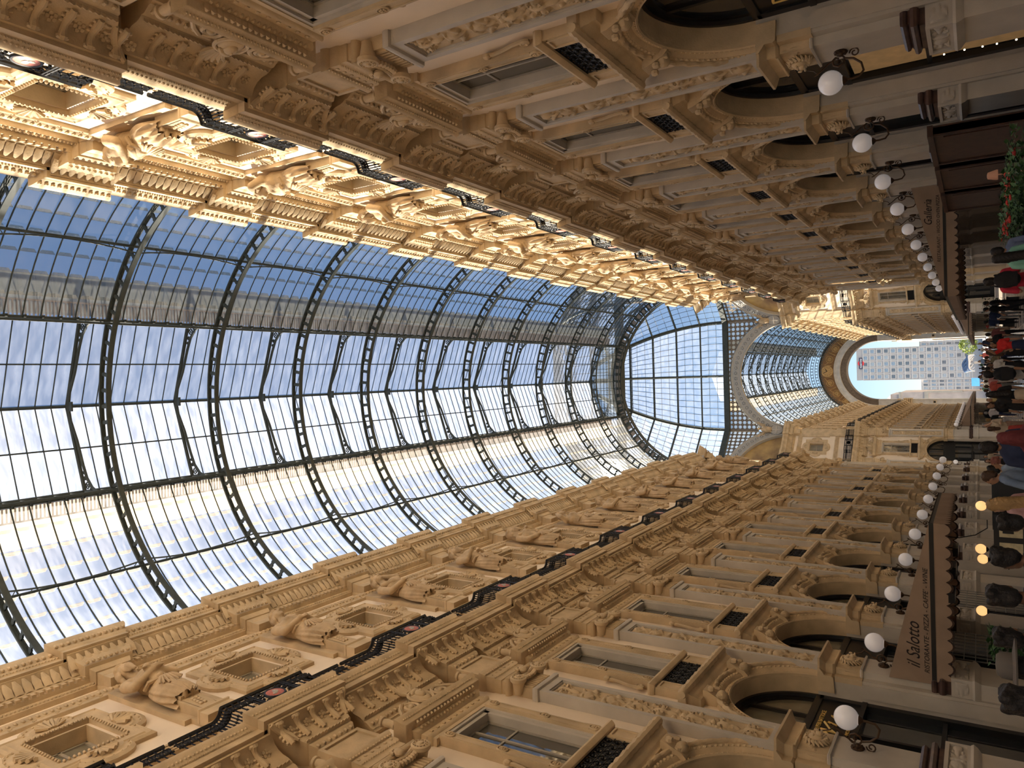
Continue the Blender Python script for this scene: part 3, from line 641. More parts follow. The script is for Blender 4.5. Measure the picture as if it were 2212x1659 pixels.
# ------------------------------------------------------------------ organic figures: one continuous skin over tapered limbs
def cap(a, b, ra, rb): return ('c', np.array(a, float), np.array(b, float), ra, rb)
def ell(c, r): return ('e', np.array(c, float), np.array(r, float))
def chain(pts, rs): return [cap(pts[i], pts[i+1], rs[i], rs[i+1]) for i in range(len(pts)-1)]
def blob(name, prims, voxel, mats, smooth=2, fix=None):
    b = MB()
    for q in prims:
        if q[0] == 'e': b.ball(q[1], q[2], 16, 10)
        else:
            a, c, ra, rb = q[1:]; n = 6; d = c-a; L_ = np.linalg.norm(d)+1e-6; d = d/L_
            prof = [(ra*cos(t), ra*sin(t)) for t in np.linspace(-pi/2, 0, n)]+[(rb*cos(t), L_+rb*sin(t)) for t in np.linspace(0, pi/2, n)]
            t = MB(); t.lathe(prof, n=14); R_ = Vector(d).to_track_quat('Z', 'Y').to_matrix().to_4x4()
            b.ext(t, Matrix.Translation(Vector(a)) @ R_)
    me = b.mesh(name+'_src', mats); o = bpy.data.objects.new(name+'_src', me); COL.objects.link(o)
    md = o.modifiers.new('r', 'REMESH'); md.mode = 'VOXEL'; md.voxel_size = voxel
    if smooth:
        ms = o.modifiers.new('s', 'SMOOTH'); ms.iterations = smooth; ms.factor = .5
    dg = bpy.context.evaluated_depsgraph_get(); ev = o.evaluated_get(dg)
    out = bpy.data.meshes.new_from_object(ev); bpy.data.objects.remove(o); bpy.data.meshes.remove(me)
    out.name = name; out.materials.clear()
    for M in (mats if isinstance(mats, list) else [mats]): out.materials.append(M)
    if fix:
        n = len(out.vertices); v = np.zeros(n*3); out.vertices.foreach_get('co', v); v = v.reshape(-1, 3); v = fix(v); out.vertices.foreach_set('co', v.ravel())
    out.polygons.foreach_set('use_smooth', np.ones(len(out.polygons), bool)); out.update(); return out
# --- herm statues of the attic (local: x out of wall, y along, z up from the pedestal foot)
def SQ(v):                    # a stocky figure, three quarters of full length
    return np.stack([v[:, 0]*.92, v[:, 1]*.86, 1.5+(v[:, 2]-1.5)*.78], 1)
def herm(kind):
    r = random.Random(kind)
    t = r.uniform(-.08, .08); hx, hy = .52, (-.16, .14, .0, -.08, .16, .05)[kind]
    body = [cap((.3, 0, 2.3), (.34, t, 3.0), .36, .34), cap((.34, t, 3.0), (.38, t, 3.65), .34, .42), cap((.34, -.44, 3.92), (.34, .44, 3.92), .2, .2), ell((.42, t, 3.6), (.34, .5, .42)),
            cap((.38, 0, 4.0), (hx-.06, hy*.7, 4.4), .17, .15), ell((hx, hy, 4.68), (.25, .215, .31)), ell((hx+.1, hy, 4.5), (.13, .15, .15)),
            ell((hx+.16, hy, 4.77), (.085, .17, .035)), cap((hx+.225, hy, 4.75), (hx+.275, hy, 4.62), .028, .042), ell((hx+.2, hy, 4.52), (.045, .075, .022)), ell((hx+.19, hy, 4.475), (.05, .065, .022)), ell((hx+.18, hy, 4.41), (.06, .07, .045)),
            ell((hx+.195, hy-.085, 4.7), (.03, .045, .024)), ell((hx+.195, hy+.085, 4.7), (.03, .045, .024)), ell((hx+.14, hy-.12, 4.6), (.08, .07, .09)), ell((hx+.14, hy+.12, 4.6), (.08, .07, .09))]
    def arm(s, e, h): return chain([(.34, s*.58, 3.9), e, h], [.17, .145, .11])+[ell(h, (.13, .13, .11))]+[cap((h[0], h[1]+(-.09+.06*j), h[2]), (h[0]+.06, h[1]+(-.09+.06*j)-s*.1, h[2]-.1), .034, .03) for j in range(4)]+[cap(h, (h[0]+.09, h[1], h[2]+.09), .035, .03)]
    if kind == 0: body += arm(1, (.5, .66, 3.2), (.86, -.12, 3.45))+arm(-1, (.5, -.66, 3.2), (.82, .14, 3.32))
    elif kind == 1: body += arm(1, (.44, .68, 3.2), (.78, .12, 2.95))+arm(-1, (.44, -.68, 3.2), (.78, -.1, 3.0))
    elif kind == 2: body += arm(1, (.56, .82, 4.2), (.56, .3, 4.85))+arm(-1, (.44, -.68, 3.15), (.76, -.1, 2.9))
    elif kind == 3: body += arm(1, (.5, .66, 3.2), (.84, .05, 3.75))+arm(-1, (.4, -.7, 3.15), (.62, -.4, 2.6))
    elif kind == 4: body += arm(1, (.42, .7, 3.2), (.7, .35, 2.7))+arm(-1, (.58, -.78, 4.15), (.58, -.28, 4.8))
    else: body += arm(1, (.5, .68, 3.15), (.82, .1, 3.1))+arm(-1, (.5, -.68, 3.25), (.84, .05, 3.5))
    if kind in (1, 2, 4): body += [ell((.66, t-.17, 3.62), (.14, .15, .15)), ell((.66, t+.17, 3.62), (.14, .15, .15))]
    mbody = blob('statue_body', body, .035, STATUE, 1, SQ)
    hair = [ell((hx-.07, hy, 4.8), (.26, .26, .26))]+[ell((hx+.12*cos(a_)+.02, hy+.22*cos(a_*1.0+pi/2)*1.0, 4.9+.05*sin(3*a_)), (.1, .075, .07)) for a_ in np.linspace(-1.3, 1.3, 7)]
    for j in range(14):
        a = 2*pi*j/14; hair.append(ell((hx-.08+.12*cos(a), hy+.26*sin(a), 4.68+.16*cos(2*a)), (.1, .075, .11)))
    if kind in (0, 3, 5):
        hair += [cap((hx+.22, hy, 4.46), (hx+.25, hy, 4.05), .13, .05), cap((hx+.14, hy-.1, 4.5), (hx+.16, hy-.06, 4.22), .08, .04), cap((hx+.14, hy+.1, 4.5), (hx+.16, hy+.06, 4.22), .08, .04)]
        hair += [cap((hx-.08, hy+s*.2, 4.7), (.36, hy+s*.24, 4.2), .1, .07) for s in (-1, 1)]
    else: hair += [cap((hx-.1, hy+s*.2, 4.7), (.3, hy+s*.22, 4.15), .1, .07) for s in (-1, 1)]+[ell((hx-.05, hy, 4.95), (.13, .14, .1))]
    if kind == 3: hair += [cap((hx-.12, hy, 4.9), (.3, 0, 3.9), .27, .35)]
    mhair = blob('statue_hair', hair, .032, STATUE, 1, SQ)
    d = MB(); nphi, nz = 61, 26; ph = np.linspace(-1.75, 1.75, nphi); zz = np.linspace(1.35, 2.95, nz); Z, PH = np.meshgrid(zz, ph, indexing='ij')
    tt = (Z-1.35)/1.6; base = .36-.02*tt+.13*np.sin(tt*pi); fold = (.055*np.abs(np.sin(PH*6.5+kind+2.2*(1-tt)*np.sign(PH)))+.03*np.sin(PH*17+5*tt))*(1.15-tt)
    rr = base+fold; Zc = Z-.12*np.cos(PH*3)*(1-tt)-.05*np.abs(np.sin(PH*6.5+kind))*(1-tt)
    d.grid(.22+rr*np.cos(PH)*.9, rr*np.sin(PH)*1.06, Zc, 0)
    for j in range(7):                                      # folds radiating from the knot
        a = -1.1+2.2*j/6; d.tube([(.64, .0, 2.85), (.72, .22*sin(a), 2.55), (.66, .42*sin(a), 2.0+.25*abs(a))], [.05, .06, .03], 6)
    d.ball((.68, 0, 2.88), (.1, .11, .1), 8, 6); d.tube([(.62, -.05, 2.85), (.55, -.35, 2.95), (.34, -.42, 3.05)], .07, 6); d.tube([(.62, .05, 2.85), (.55, .35, 2.95), (.34, .42, 3.05)], .07, 6)
    if kind in (2, 3): d.tube([(.5, -.5, 3.95), (.66, -.1, 3.5), (.62, .35, 3.0)], [.12, .14, .1], 8)
    d.ball((.42, -.12, 1.36), (.2, .09, .09), 8, 5); d.ball((.42, .12, 1.36), (.2, .09, .09), 8, 5); d.box(.0, .42, -.3, .3, 1.3, 1.6, 0)
    d.v = [SQ(a) for a in d.v]
    p = MB(); p.box(.0, .3, -.44, .44, 0, .32, 0); p.wrap([(.3, .32), (.34, .36), (.34, .42), (.3, .46)], .4, 0, 0)
    p.add([(0, -.24, .46), (.22, -.24, .46), (.22, .24, .46), (0, .24, .46), (0, -.31, 1.55), (.3, -.31, 1.55), (.3, .31, 1.55), (0, .31, 1.55)], [(0,1,5,4),(1,2,6,5),(2,3,7,6),(4,5,6,7)], 0)
    p.add([(.24, -.17, .54), (.24, .17, .54), (.305, .24, 1.4), (.305, -.24, 1.4)], [(0,1,2,3)], 0)
    for j in range(8): p.ball((.3-.01*(j//2), -.06+.12*(j % 2), 1.15-.11*(j//2)), (.05, .06, .07), 6, 4)
    dr = d.mesh('statue_drapery', STATUE, 50); pe = p.mesh('statue_pedestal', TAN)
    return mbody, mhair, dr, pe
# --- people
SKIN = [mat('light skin', (.55, .34, .24), .55, var=.06), mat('tanned skin', (.36, .2, .125), .55, var=.06), mat('brown skin', (.2, .105, .065), .55, var=.06)]
HAIR = [mat('black hair', (.012, .01, .01), .5, var=.2, bump=.5, bscale=60), mat('brown hair', (.07, .035, .018), .5, var=.25, bump=.5, bscale=60), mat('blond hair', (.36, .23, .1), .5, var=.2, bump=.5, bscale=60), mat('burgundy headscarf', (.13, .025, .03), .8, var=.15), mat('grey hair', (.3, .29, .28), .6, var=.2)]
EYE = mat('dark eye', (.02, .015, .012), .2, var=0); LIP = mat('lips', (.4, .13, .11), .5, var=0); SHOE = mat('shoe leather', (.04, .035, .035), .5, var=.1)
_cl = {}
def cloth(c):
    if c not in _cl: _cl[c] = mat('cloth %.2f %.2f %.2f' % c, c, .9, var=.12, scale=8, bump=.2, bscale=35)
    return _cl[c]
def stripes(c1, c2):
    M = cloth(c1).copy(); n = M.node_tree; L = n.links; b = n.nodes['Principled BSDF']
    w = n.nodes.new('ShaderNodeTexWave'); w.bands_direction = 'Z'; w.inputs['Scale'].default_value = 7
    tc = n.nodes.new('ShaderNodeTexCoord'); L.new(tc.outputs['Object'], w.inputs[0]); cr = n.nodes.new('ShaderNodeValToRGB'); cr.color_ramp.interpolation = 'CONSTANT'
    cr.color_ramp.elements[0].color = (*c1, 1); cr.color_ramp.elements[1].color = (*c2, 1); cr.color_ramp.elements[1].position = .5
    L.new(w.outputs['Fac'], cr.inputs[0]); L.new(cr.outputs[0], b.inputs['Base Color']); return M
def hand(h, d, s):           # five unequal, slightly curled fingers; d = direction of the fingers
    d = np.array(d, float)/np.linalg.norm(d); h = np.array(h, float); side = np.array([0, 1., 0]) if abs(d[1]) < .8 else np.array([1., 0, 0]); side = side-d*(side@d); side /= np.linalg.norm(side); nrm = np.cross(d, side)*s
    out = [ell(h+d*.045, np.abs(d)*.045+np.abs(side)*.04+np.abs(nrm)*.016+.004)]
    for j, L_ in enumerate((.062, .074, .07, .055)):
        k0 = h+d*.08+side*(.033-.022*j); k1 = k0+d*L_*.55; k2 = k1+(d*.7-nrm*.7)*L_*.5; out += chain([k0, k1, k2], [.0095, .009, .008])
    t0 = h+side*.035+d*.02; out += chain([t0, t0+side*.03+d*.03, t0+side*.03+d*.06], [.012, .011, .009]); return out
def person_kit(kind):
    """kind: 0 man arms down, 1 long-haired woman, 2 man reading a phone, 3 woman with one arm raised, 4 walking man, 5 crop of hair and folded arms"""
    w = kind in (1, 3); sw = .14 if w else .165
    legs, arms = [], []
    st = .12 if kind == 4 else .0
    for s in (-1, 1): legs += chain([(s*.09, 0, .9), (s*.1, .02+s*st, .5), (s*.1, -.03+s*st*1.9, .09)], [.088, .058, .037])
    feet = [cap((s*.1, -.02+s*st*1.9, .045), (s*.115, .14+s*st*1.9, .032), .04, .032) for s in (-1, 1)]
    sh = {s: (s*(sw+.03), 0, 1.37) for s in (-1, 1)}
    def arm(s, e, h, d):
        nonlocal arms
        arms.append((s, [sh[s], e, h], chain([sh[s], e, h], [.048, .04, .027])+hand(h, d, s)))
    if kind in (0, 1): [arm(s, (s*(sw+.08), -.03, 1.09), (s*(sw+.08), .06, .85), (0, .2, -1)) for s in (-1, 1)]
    elif kind == 2: [arm(s, (s*(sw+.08), .0, 1.1), (s*.06, .28, 1.2), (0, .6, .8)) for s in (-1, 1)]
    elif kind == 3: arm(1, (sw+.16, .1, 1.55), (sw+.05, .22, 1.78), (0, .2, 1)); arm(-1, (-sw-.08, -.03, 1.09), (-sw-.06, .1, .86), (0, .2, -1))
    elif kind == 4: arm(1, (sw+.08, -.1, 1.1), (sw+.07, -.12, .86), (0, .1, -1)); arm(-1, (-sw-.08, .07, 1.1), (-sw-.06, .22, .92), (0, .5, -1))
    else: arm(1, (sw+.08, .04, 1.1), (-.06, .2, 1.13), (-1, .15, .1)); arm(-1, (-sw-.08, .04, 1.1), (.06, .17, 1.17), (1, .15, .1))
    torso = [ell((0, 0, 1.25), (sw, .112, .2)), ell((0, 0, 1.04), (sw*.84, .1, .16)), ell((0, 0, .92), (.16, .112, .12)), cap((-sw+.01, 0, 1.38), (sw-.01, 0, 1.38), .06, .06), cap((-.07, 0, 1.42), (.07, 0, 1.42), .06, .06)]
    if w: torso += [ell((s*.075, .08, 1.24), (.07, .06, .065)) for s in (-1, 1)]
    head = [cap((0, -.015, 1.42), (0, .01, 1.53), .055, .052), ell((0, .015, 1.61), (.076, .096, .11)), ell((0, .045, 1.545), (.054, .058, .058)), cap((0, .107, 1.605), (0, .122, 1.578), .013, .016), ell((0, .1, 1.545), (.026, .014, .012))]+[ell((s*.078, 0, 1.59), (.014, .024, .032)) for s in (-1, 1)]+[ell((s*.033, .1, 1.632), (.024, .012, .008)) for s in (-1, 1)]
    body = blob('person_body', legs+torso+head+[q for a in arms for q in a[2]], .0125, SKIN[0], 1)
    def grow(q, g): return ('c', q[1], q[2], q[3]+g, q[4]+g) if q[0] == 'c' else ('e', q[1], q[2]+g)
    shirt = [grow(q, .016) for q in torso if not (q[0] == 'e' and q[1][2] < .95)]
    for s, pts, _ in arms:
        a, e = np.array(pts[0]), np.array(pts[1])
        shirt += [cap(a, a+(e-a)*.8, .066, .062)] if kind != 5 else [cap(a, e, .064, .056), cap(e, np.array(pts[2]), .056, .04)]
    shirt.append(cap((-.02, 0, .95), (.02, 0, .95), .13, .13)); mshirt = blob('person_shirt', shirt, .02, cloth((.05, .05, .05)), 2)
    if w: low = [cap((0, 0, .95), (0, 0, .52), .16, .2)]
    else: low = [grow(q, .018) for q in legs]+[ell((0, 0, .9), (.178, .13, .13))]
    mlow = blob('person_trousers', low, .022, cloth((.04, .05, .08)), 2); mshoe = blob('person_shoes', [grow(q, .01) for q in feet], .014, SHOE, 1)
    hair = [ell((0, -.012, 1.655), (.088, .1, .092)), ell((0, -.045, 1.6), (.085, .072, .1))]+[ell((s*.07, -.02, 1.62), (.02, .05, .05)) for s in (-1, 1)]
    if kind == 1: hair += [cap((0, -.06, 1.58), (0, -.1, 1.2), .09, .1), cap((-.07, -.03, 1.58), (-.1, -.05, 1.28), .035, .03), cap((.07, -.03, 1.58), (.1, -.05, 1.28), .035, .03)]
    if kind == 3: hair += [cap((0, -.06, 1.6), (0, -.09, 1.35), .085, .07), cap((.075, -.02, 1.6), (.1, .0, 1.3), .03, .03)]
    if kind == 5: hair += [ell((.05*cos(j), -.03+.06*sin(j), 1.7+.03*sin(3*j)), (.05, .05, .045)) for j in range(9)]
    def rough(v): return v*1.0+.004*np.sin(v*np.array([160, 150, 90])+v[:, [1, 2, 0]]*70)
    mhair = blob('person_hair', hair, .014, HAIR[0], 1, rough)
    e = MB()
    for s in (-1, 1): e.ball((s*.032, .101, 1.607), (.013, .008, .008), 8, 5)
    l = MB(); l.ball((0, .106, 1.548), (.024, .008, .007), 8, 5)
    return dict(body=body, hair=mhair, shirt=mshirt, trousers=mlow, shoes=mshoe, eyes=e.mesh('person_eyes', EYE), lips=l.mesh('person_lips', LIP))
KITS = {}
def person(label, x, y, rz, h, kind, skin, hair, top, low, extra=None):
    if kind not in KITS: KITS[kind] = person_kit(kind)
    k = KITS[kind]; r = ob('person', k['body'], None, T(x, y, 0, rz, h/1.73), label=label, category='person')
    def mset(o, M): o.material_slots[0].link = 'OBJECT'; o.material_slots[0].material = M
    mset(r, SKIN[skin])
    for nm, M in (('hair', HAIR[hair]), ('shirt', top if hasattr(top, 'node_tree') else cloth(top)), ('trousers', low if hasattr(low, 'node_tree') else cloth(low))):
        mset(ob(nm if not (nm == 'trousers' and kind in (1, 3)) else 'skirt', k[nm], r), M)
    for nm in ('shoes', 'eyes', 'lips'): ob(nm, k[nm], r)
    return r
# ================================================================== SETTING
KIT = {}
def kit(fn, *a, ang=38):
    key = (fn.__name__,)+a
    if key not in KIT: KIT[key] = fn(*a).mesh(fn.__name__[2:], PAL, ang)
    return KIT[key]
SIDES = ((-1, 'left'), (1, 'right'))
# floor
fm = mat('pale marble floor', (.55, .5, .43), .22, var=.18, scale=.9)
b = MB(); b.box(-18, 18, -18, YF1, -.3, 0); struct('floor', b.mesh('floor', fm))
b = MB(); b.box(-9, 9, -16, -15, 14, 32); b.box(-9, -4.5, -16, -15, 0, 14); b.box(4.5, 9, -16, -15, 0, 14); struct('wall_entrance', b.mesh('wall_entrance', CREAM))
b = MB(); b.box(-200, 200, YF1, 700, -.35, -.02); struct('floor', b.mesh('plaza_ground', mat('plaza paving', (.45, .43, .41), .8)))
# floor slabs that show between the crowd
slab = MB(); slab.box(-.585, .585, -.585, .585, -.02, .006); slabm = [slab.mesh('slab', mat('floor slab %d' % i, c, .2, var=.15, scale=2)) for i, c in enumerate(((.46, .41, .35), (.30, .25, .21)))]
fl = bpy.data.objects['floor']
for i in range(-3, 3):
    for j in range(26): ob('slab', slabm[(i+j) % 2], fl, T(1.2*i+.6, 36+1.2*j, 0))
# walls of the near arm
YB = [Y0+(j+.5)*P for j in range(-7, 10)]; YK = [Y0+k*P for k in range(-2, 11)]
walls = {}
for s, nm in SIDES:
    b = MB(); w = k_wall()
    for y in YB: b.ext(w, T(0, -s*y, 0))
    e0, e1 = sorted((-s*(Y0+10*P), -s*YE)); b.box(-.62, 0, e0, e1, 0, 13.8, iC); b.box(-.62, -.1, e0, e1, 13.8, 23.6, iC)
    b.box(-4, -3.9, min(-s*-16, -s*YE), max(-s*-16, -s*YE), 0, 15, iD)
    walls[s] = struct('wall_'+nm, b.mesh('wall_'+nm, PAL), None, FR(s, 0))
def part(nm, me, par, M): return ob(nm, me, par, par.matrix_basis.inverted() @ M)
up_seed = [MB().ext(relief(.64, 5.3, q)).mesh('relief', PAL, 60) for q in (3, 11, 19)]
for s, nm in SIDES:
    for i, y in enumerate(YK):
        M = FR(s, y); R0 = walls[s]
        p = part('pilaster', kit(k_upper), R0, M)
        ob('relief', up_seed[(i+(s > 0)) % 3], p, T(.205, 0, 5.68)); ob('capital', kit(k_capital), p); ob('architrave', kit(k_architrave), p)
        if y > 9:
            q = part('pier', kit(k_shaft), R0, M); ob('pedestal', kit(k_pedestal), q); ob('lion_mask', kit(k_lion), q)
        part('plinth_strip', kit(k_attic_strip), R0, M)
    for y in YB[4:]:
        if y > 8: part('archivolt', kit(k_archivolt), walls[s], FR(s, y))
# cornices
tn = 0
for s, nm in SIDES:
    tn += 1; t = struct('trim_%d' % tn)
    for y in YK: ob('cornice_block', kit(k_corn_block), t, FR(s, y))
    for y in YB[4:]: ob('cornice_run', kit(k_corn_run), t, FR(s, y))
    for k in range(5):
        u = -.9+.45*k
        for y in YK:
            ob('modillion', kit(k_modillion), t, FR(s, y+u) @ T(BK, 0, 0)); ob('rosette', kit(k_rosette), t, FR(s, y+u+.225) @ T(BK, 0, 0) @ ROSM)
        for y in YB[4:]:
            ob('modillion', kit(k_modillion), t, FR(s, y+u)); ob('rosette', kit(k_rosette), t, FR(s, y+u+.225) @ ROSM)
for s, nm in SIDES:
    tn += 1; t = struct('trim_%d' % tn)
    for y in YB[3:]: ob('cornice_run', kit(k_attic_bay), t, FR(s, y))
    for y in YK[:-1]: ob('cornice_block', kit(k_attic_block), t, FR(s, y))
# windows and shop fronts
wn = 0; dn = 0
DOORS = {}
for s, nm in SIDES:
    for j, y in enumerate(YB[4:]):
        M = FR(s, y); wn += 1
        w = struct('window_%d' % wn, kit(k_wframe), None, M)
        ob('hood', kit(k_hood), w); ob('pediment', kit(k_pediment), w); ob('sill', kit(k_sill), w); ob('grille', kit(k_grille), w); ob('sash', kit(k_wjoin), w)
        for q in (-1, 1): ob('console', kit(k_console, q), w); ob('pane', kit(k_wpane, q), w)
        wn += 1; w = struct('window_%d' % wn, kit(k_awin), None, M); ob('sash', kit(k_ajoin), w)
        for q in (-1, 1): ob('pane', kit(k_apane, q, iCu if s < 0 else iW), w)
        if y > 8:
            dn += 1; d = struct('door_%d' % dn, kit(k_shopframe), None, M); DOORS[(s, j)] = d
            ob('fascia', kit(k_fascia), d); ob('shop_pane', kit(k_shopglass), d)
            for q in range(3): ob('pane', kit(k_lunette, q, iA if s < 0 and q > 0 else iB), d)
# ------------------------------------------------------------------ glass vault
def vp(r, a, y): return (r*cos(a), y, VZ+r*sin(a))
D = math.radians
A0, A1, A2 = D(8.4), D(46), D(67.5); RG = 8.92
def k_rib(r0=VR, r1=8.84, w=.1, nseg=42, a_from=D(1), a_to=D(179)):
    b = MB()
    for ra, rb, hw in ((r0, r0+.06, w), (r1-.05, r1+.02, w*.9)):
        v = []; n = 72
        for i in range(n+1):
            a = a_from+(a_to-a_from)*i/n
            v += [vp(ra, a, -hw), vp(ra, a, hw), vp(rb, a, hw), vp(rb, a, -hw)]
        b.add(v, [(4*i+k, 4*i+(k+1) % 4, 4*i+4+(k+1) % 4, 4*i+4+k) for i in range(n) for k in range(4)])
    for i in range(nseg):
        a0 = a_from+(a_to-a_from)*i/nseg; a1 = a_from+(a_to-a_from)*(i+1)/nseg; m_ = 16
        for hy in (-.03, .03):
            v = []
            for k in range(m_):
                t = 2*pi*k/m_; c_, s_ = cos(t), sin(t); q = max(abs(c_), abs(s_))
                ox, oy = c_/q, s_/q; st = .98 if k % 2 == 0 else .84
                hx, hz = ox*.86*st, oy*.8*st
                for (xx, zz) in ((ox, oy), (hx, hz)): v.append(vp((r0+r1)/2+(r1-r0)/2*zz, (a0+a1)/2+(a1-a0)/2*xx, hy))
            b.add(v, [(2*k, 2*((k+1) % m_), 2*((k+1) % m_)+1, 2*k+1) for k in range(m_)])
    return b
ribm = k_rib().mesh('rib', RIB)
def k_purlin(a, crown=False):
    b = MB(); h = P/2
    b.tube([vp(8.82, a, -h), vp(8.82, a, h)], .07 if crown else .055, 6)
    if crown: b.tube([vp(8.5, a, -h), vp(8.5, a, h)], .05, 5)
    q = []
    for i in range(13): t = -1+2*i/12; q.append(vp(8.74-.36*t*t if not crown else 8.66-.2*t*t, a, t*h))
    b.tube(q, .032, 5)
    for t in (-.62, -.85, .62, .85): b.tube([vp(8.8, a, t*h), vp(8.76-.36*t*t, a, t*h)], .02, 4)
    return b
purl = {sg*k: k_purlin(a if sg > 0 else pi-a, k == 2).mesh('purlin', RIB) for sg in (-1, 1) for k, a in ((1, A1), (2, A2))}
NC = 8; CW = P/NC
rows = [(A0+(A1-A0)*i/7, A0+(A1-A0)*(i+1)/7) for i in range(7)]+[(A1+(A2-A1)*i/4, A1+(A2-A1)*(i+1)/4) for i in range(4)]
def pane_v(r, a0, a1, sg, lap=.035):
    """one sheet with clipped lower corners, its foot lapping over the sheet below"""
    A = (lambda a: a) if sg > 0 else (lambda a: pi-a); h = CW/2-.012
    return [vp(r+.02, A(a1), -h), vp(r+.02, A(a1), h), vp(r+.045, A(a0+.004), h), vp(r+.05, A(a0-.011), h*.62), vp(r+.05, A(a0-.011), -h*.62), vp(r+.045, A(a0+.004), -h)]
LE, LR, LX = 33.05, 34.25, 3.5          # raised ridge lantern: eave height, ridge height, half width
def lan_v(i, sg):
    x0, x1 = ((LX, LX/2+.02), (LX/2-.05, 0.03))[i]; h = CW/2-.012; zf = lambda x: LE+(LR-LE)*(1-x/LX)
    return [(sg*x1, -h, zf(x1)), (sg*x1, h, zf(x1)), (sg*x0, h, zf(x0)+.01), (sg*(x0+.09), h*.6, zf(x0)-.02), (sg*(x0+.09), -h*.6, zf(x0)-.02), (sg*x0, -h, zf(x0)+.01)]
PANES = []
for sg in (-1, 1):
    for a0, a1 in rows:
        m_ = MB(); m_.add(pane_v(RG, a0, a1, sg), [(0, 1, 2, 3, 4, 5)]); q = pane_v(RG, a0, a1, sg)
        m_.add([q[5], q[2], q[3], q[4]]+[tuple(np.array(w)*.985+np.array(x)*.015) for w, x in zip((q[5], q[2]), (q[0], q[1]))], [(4, 5, 1, 2, 3, 0)], 1); PANES.append((m_, PANE))
    for i in (0, 1): m_ = MB(); m_.add(lan_v(i, sg), [(0, 1, 2, 3, 4, 5)]); PANES.append((m_, PANEL_))
PANEM = [m_.mesh('glass_pane', [M, LAP], 20) for m_, M in PANES]
bay_panes = MB()
for m_, M in PANES:
    for c in range(NC): bay_panes.ext(m_, T(0, (c-NC/2+.5)*CW, 0), {0: 0 if M is PANE else 1, 1: 2})
bay_panes = bay_panes.mesh('glass_panes', [PANE, PANEL_, LAP], 20)
def k_bar(sg):
    b = MB(); n = 18; A = (lambda a: a) if sg > 0 else (lambda a: pi-a)
    b.tube([vp(RG-.02, A(A0+(A2-A0)*i/n), 0) for i in range(n+1)], .03, 4); b.box(*sorted((sg*3.36, sg*3.46)), -.035, .035, 30.7, 31.05); return b
BARM = {sg: k_bar(sg).mesh('glazing_bar', RIB) for sg in (-1, 1)}
def k_lbar():
    b = MB()
    for c in range(1, NC):
        for sg in (-1, 1): b.tube([(sg*LX, (c-NC/2)*CW, LE-.03), (0, (c-NC/2)*CW, LR-.03)], .027, 4)
    for x, r in ((LX, .06), (LX/2, .035), (0, .075), (-LX/2, .035), (-LX, .06)): b.tube([(x, -P/2, LE+(LR-LE)*(1-abs(x)/LX)-.05), (x, P/2, LE+(LR-LE)*(1-abs(x)/LX)-.05)], r, 5)
    for sg in (-1, 1):
        for c in range(NC): b.tube([(sg*LX, (c-NC/2)*CW, LE), (sg*3.42, (c-NC/2)*CW, 30.95)], .018, 4)
    return b
lbar = k_lbar().mesh('lantern_bars', RIB)
def k_truss():
    b = MB()
    for sg in (-1, 1):
        b.tube([(sg*LX, 0, LE-.06), (0, 0, LR-.08)], .085, 6)
        q = [(sg*(LX-.02), 0, LE-1.0), (sg*(LX-.18), 0, LE-.62), (sg*(LX-.55), 0, LE-.25), (sg*(LX-1.1), 0, LE+.02), (sg*1.4, 0, LE+.42), (sg*.6, 0, LE+.86), (0, 0, LR-.2)]
        b.tube(q, .065, 6); b.tube([(sg*LX, 0, LE), (sg*3.42, 0, 30.95)], .06, 6)
        for (x, z, r) in ((LX-.26, LE-.28, .13), (LX-.12, LE-.55, .07), (LX-.55, LE-.1, .07), (LX-.1, LE-.75, .04), (LX-.78, LE-.02, .05)):
            b.tube([(sg*(x+r*cos(k*pi/4)), 0, z+r*sin(k*pi/4)) for k in range(9)], .032, 4)
            b.tube([(sg*(x-r*.7), 0, z-r*.7), (sg*(x+r*.7), 0, z+r*.7)], .024, 4); b.tube([(sg*(x-r*.7), 0, z+r*.7), (sg*(x+r*.7), 0, z-r*.7)], .024, 4)
    b.box(-.2, .2, -.03, .03, LR-.5, LR-.08); return b
truss = k_truss().mesh('lantern_truss', RIB)
def k_eave(sg):
    b = MB(); a, c = sorted((sg*3.62, sg*5.15)); b.box(a, c, -P/2, P/2, 31.96, 31.99); return b
eavem = {sg: k_eave(sg).mesh('eave_sheet', EAVE if sg < 0 else EAVE_SHADED) for sg in (-1, 1)}
def k_grating(sg):
    b = MB()
    for i in range(34): y = -P/2+(i+.5)*P/34; a, c = sorted((sg*3.5, sg*4.1)); b.box(a, c, y-.018, y+.018, 31.85, 31.93)
    b.box(*sorted((sg*4.1, sg*4.16)), -P/2, P/2, 31.84, 31.93); return b
gratm = {sg: k_grating(sg).mesh('walkway_grating', mat('weathered grating', (.3, .24, .19), .8)) for sg in (-1, 1)}
ceil = struct('ceiling')
RY = [Y0+k*P for k in range(-2, 11)]
for y in RY: ob('rib', ribm, ceil, T(0, y, 0)); ob('lantern_truss', truss, ceil, T(0, y, 0))
n_single = 0
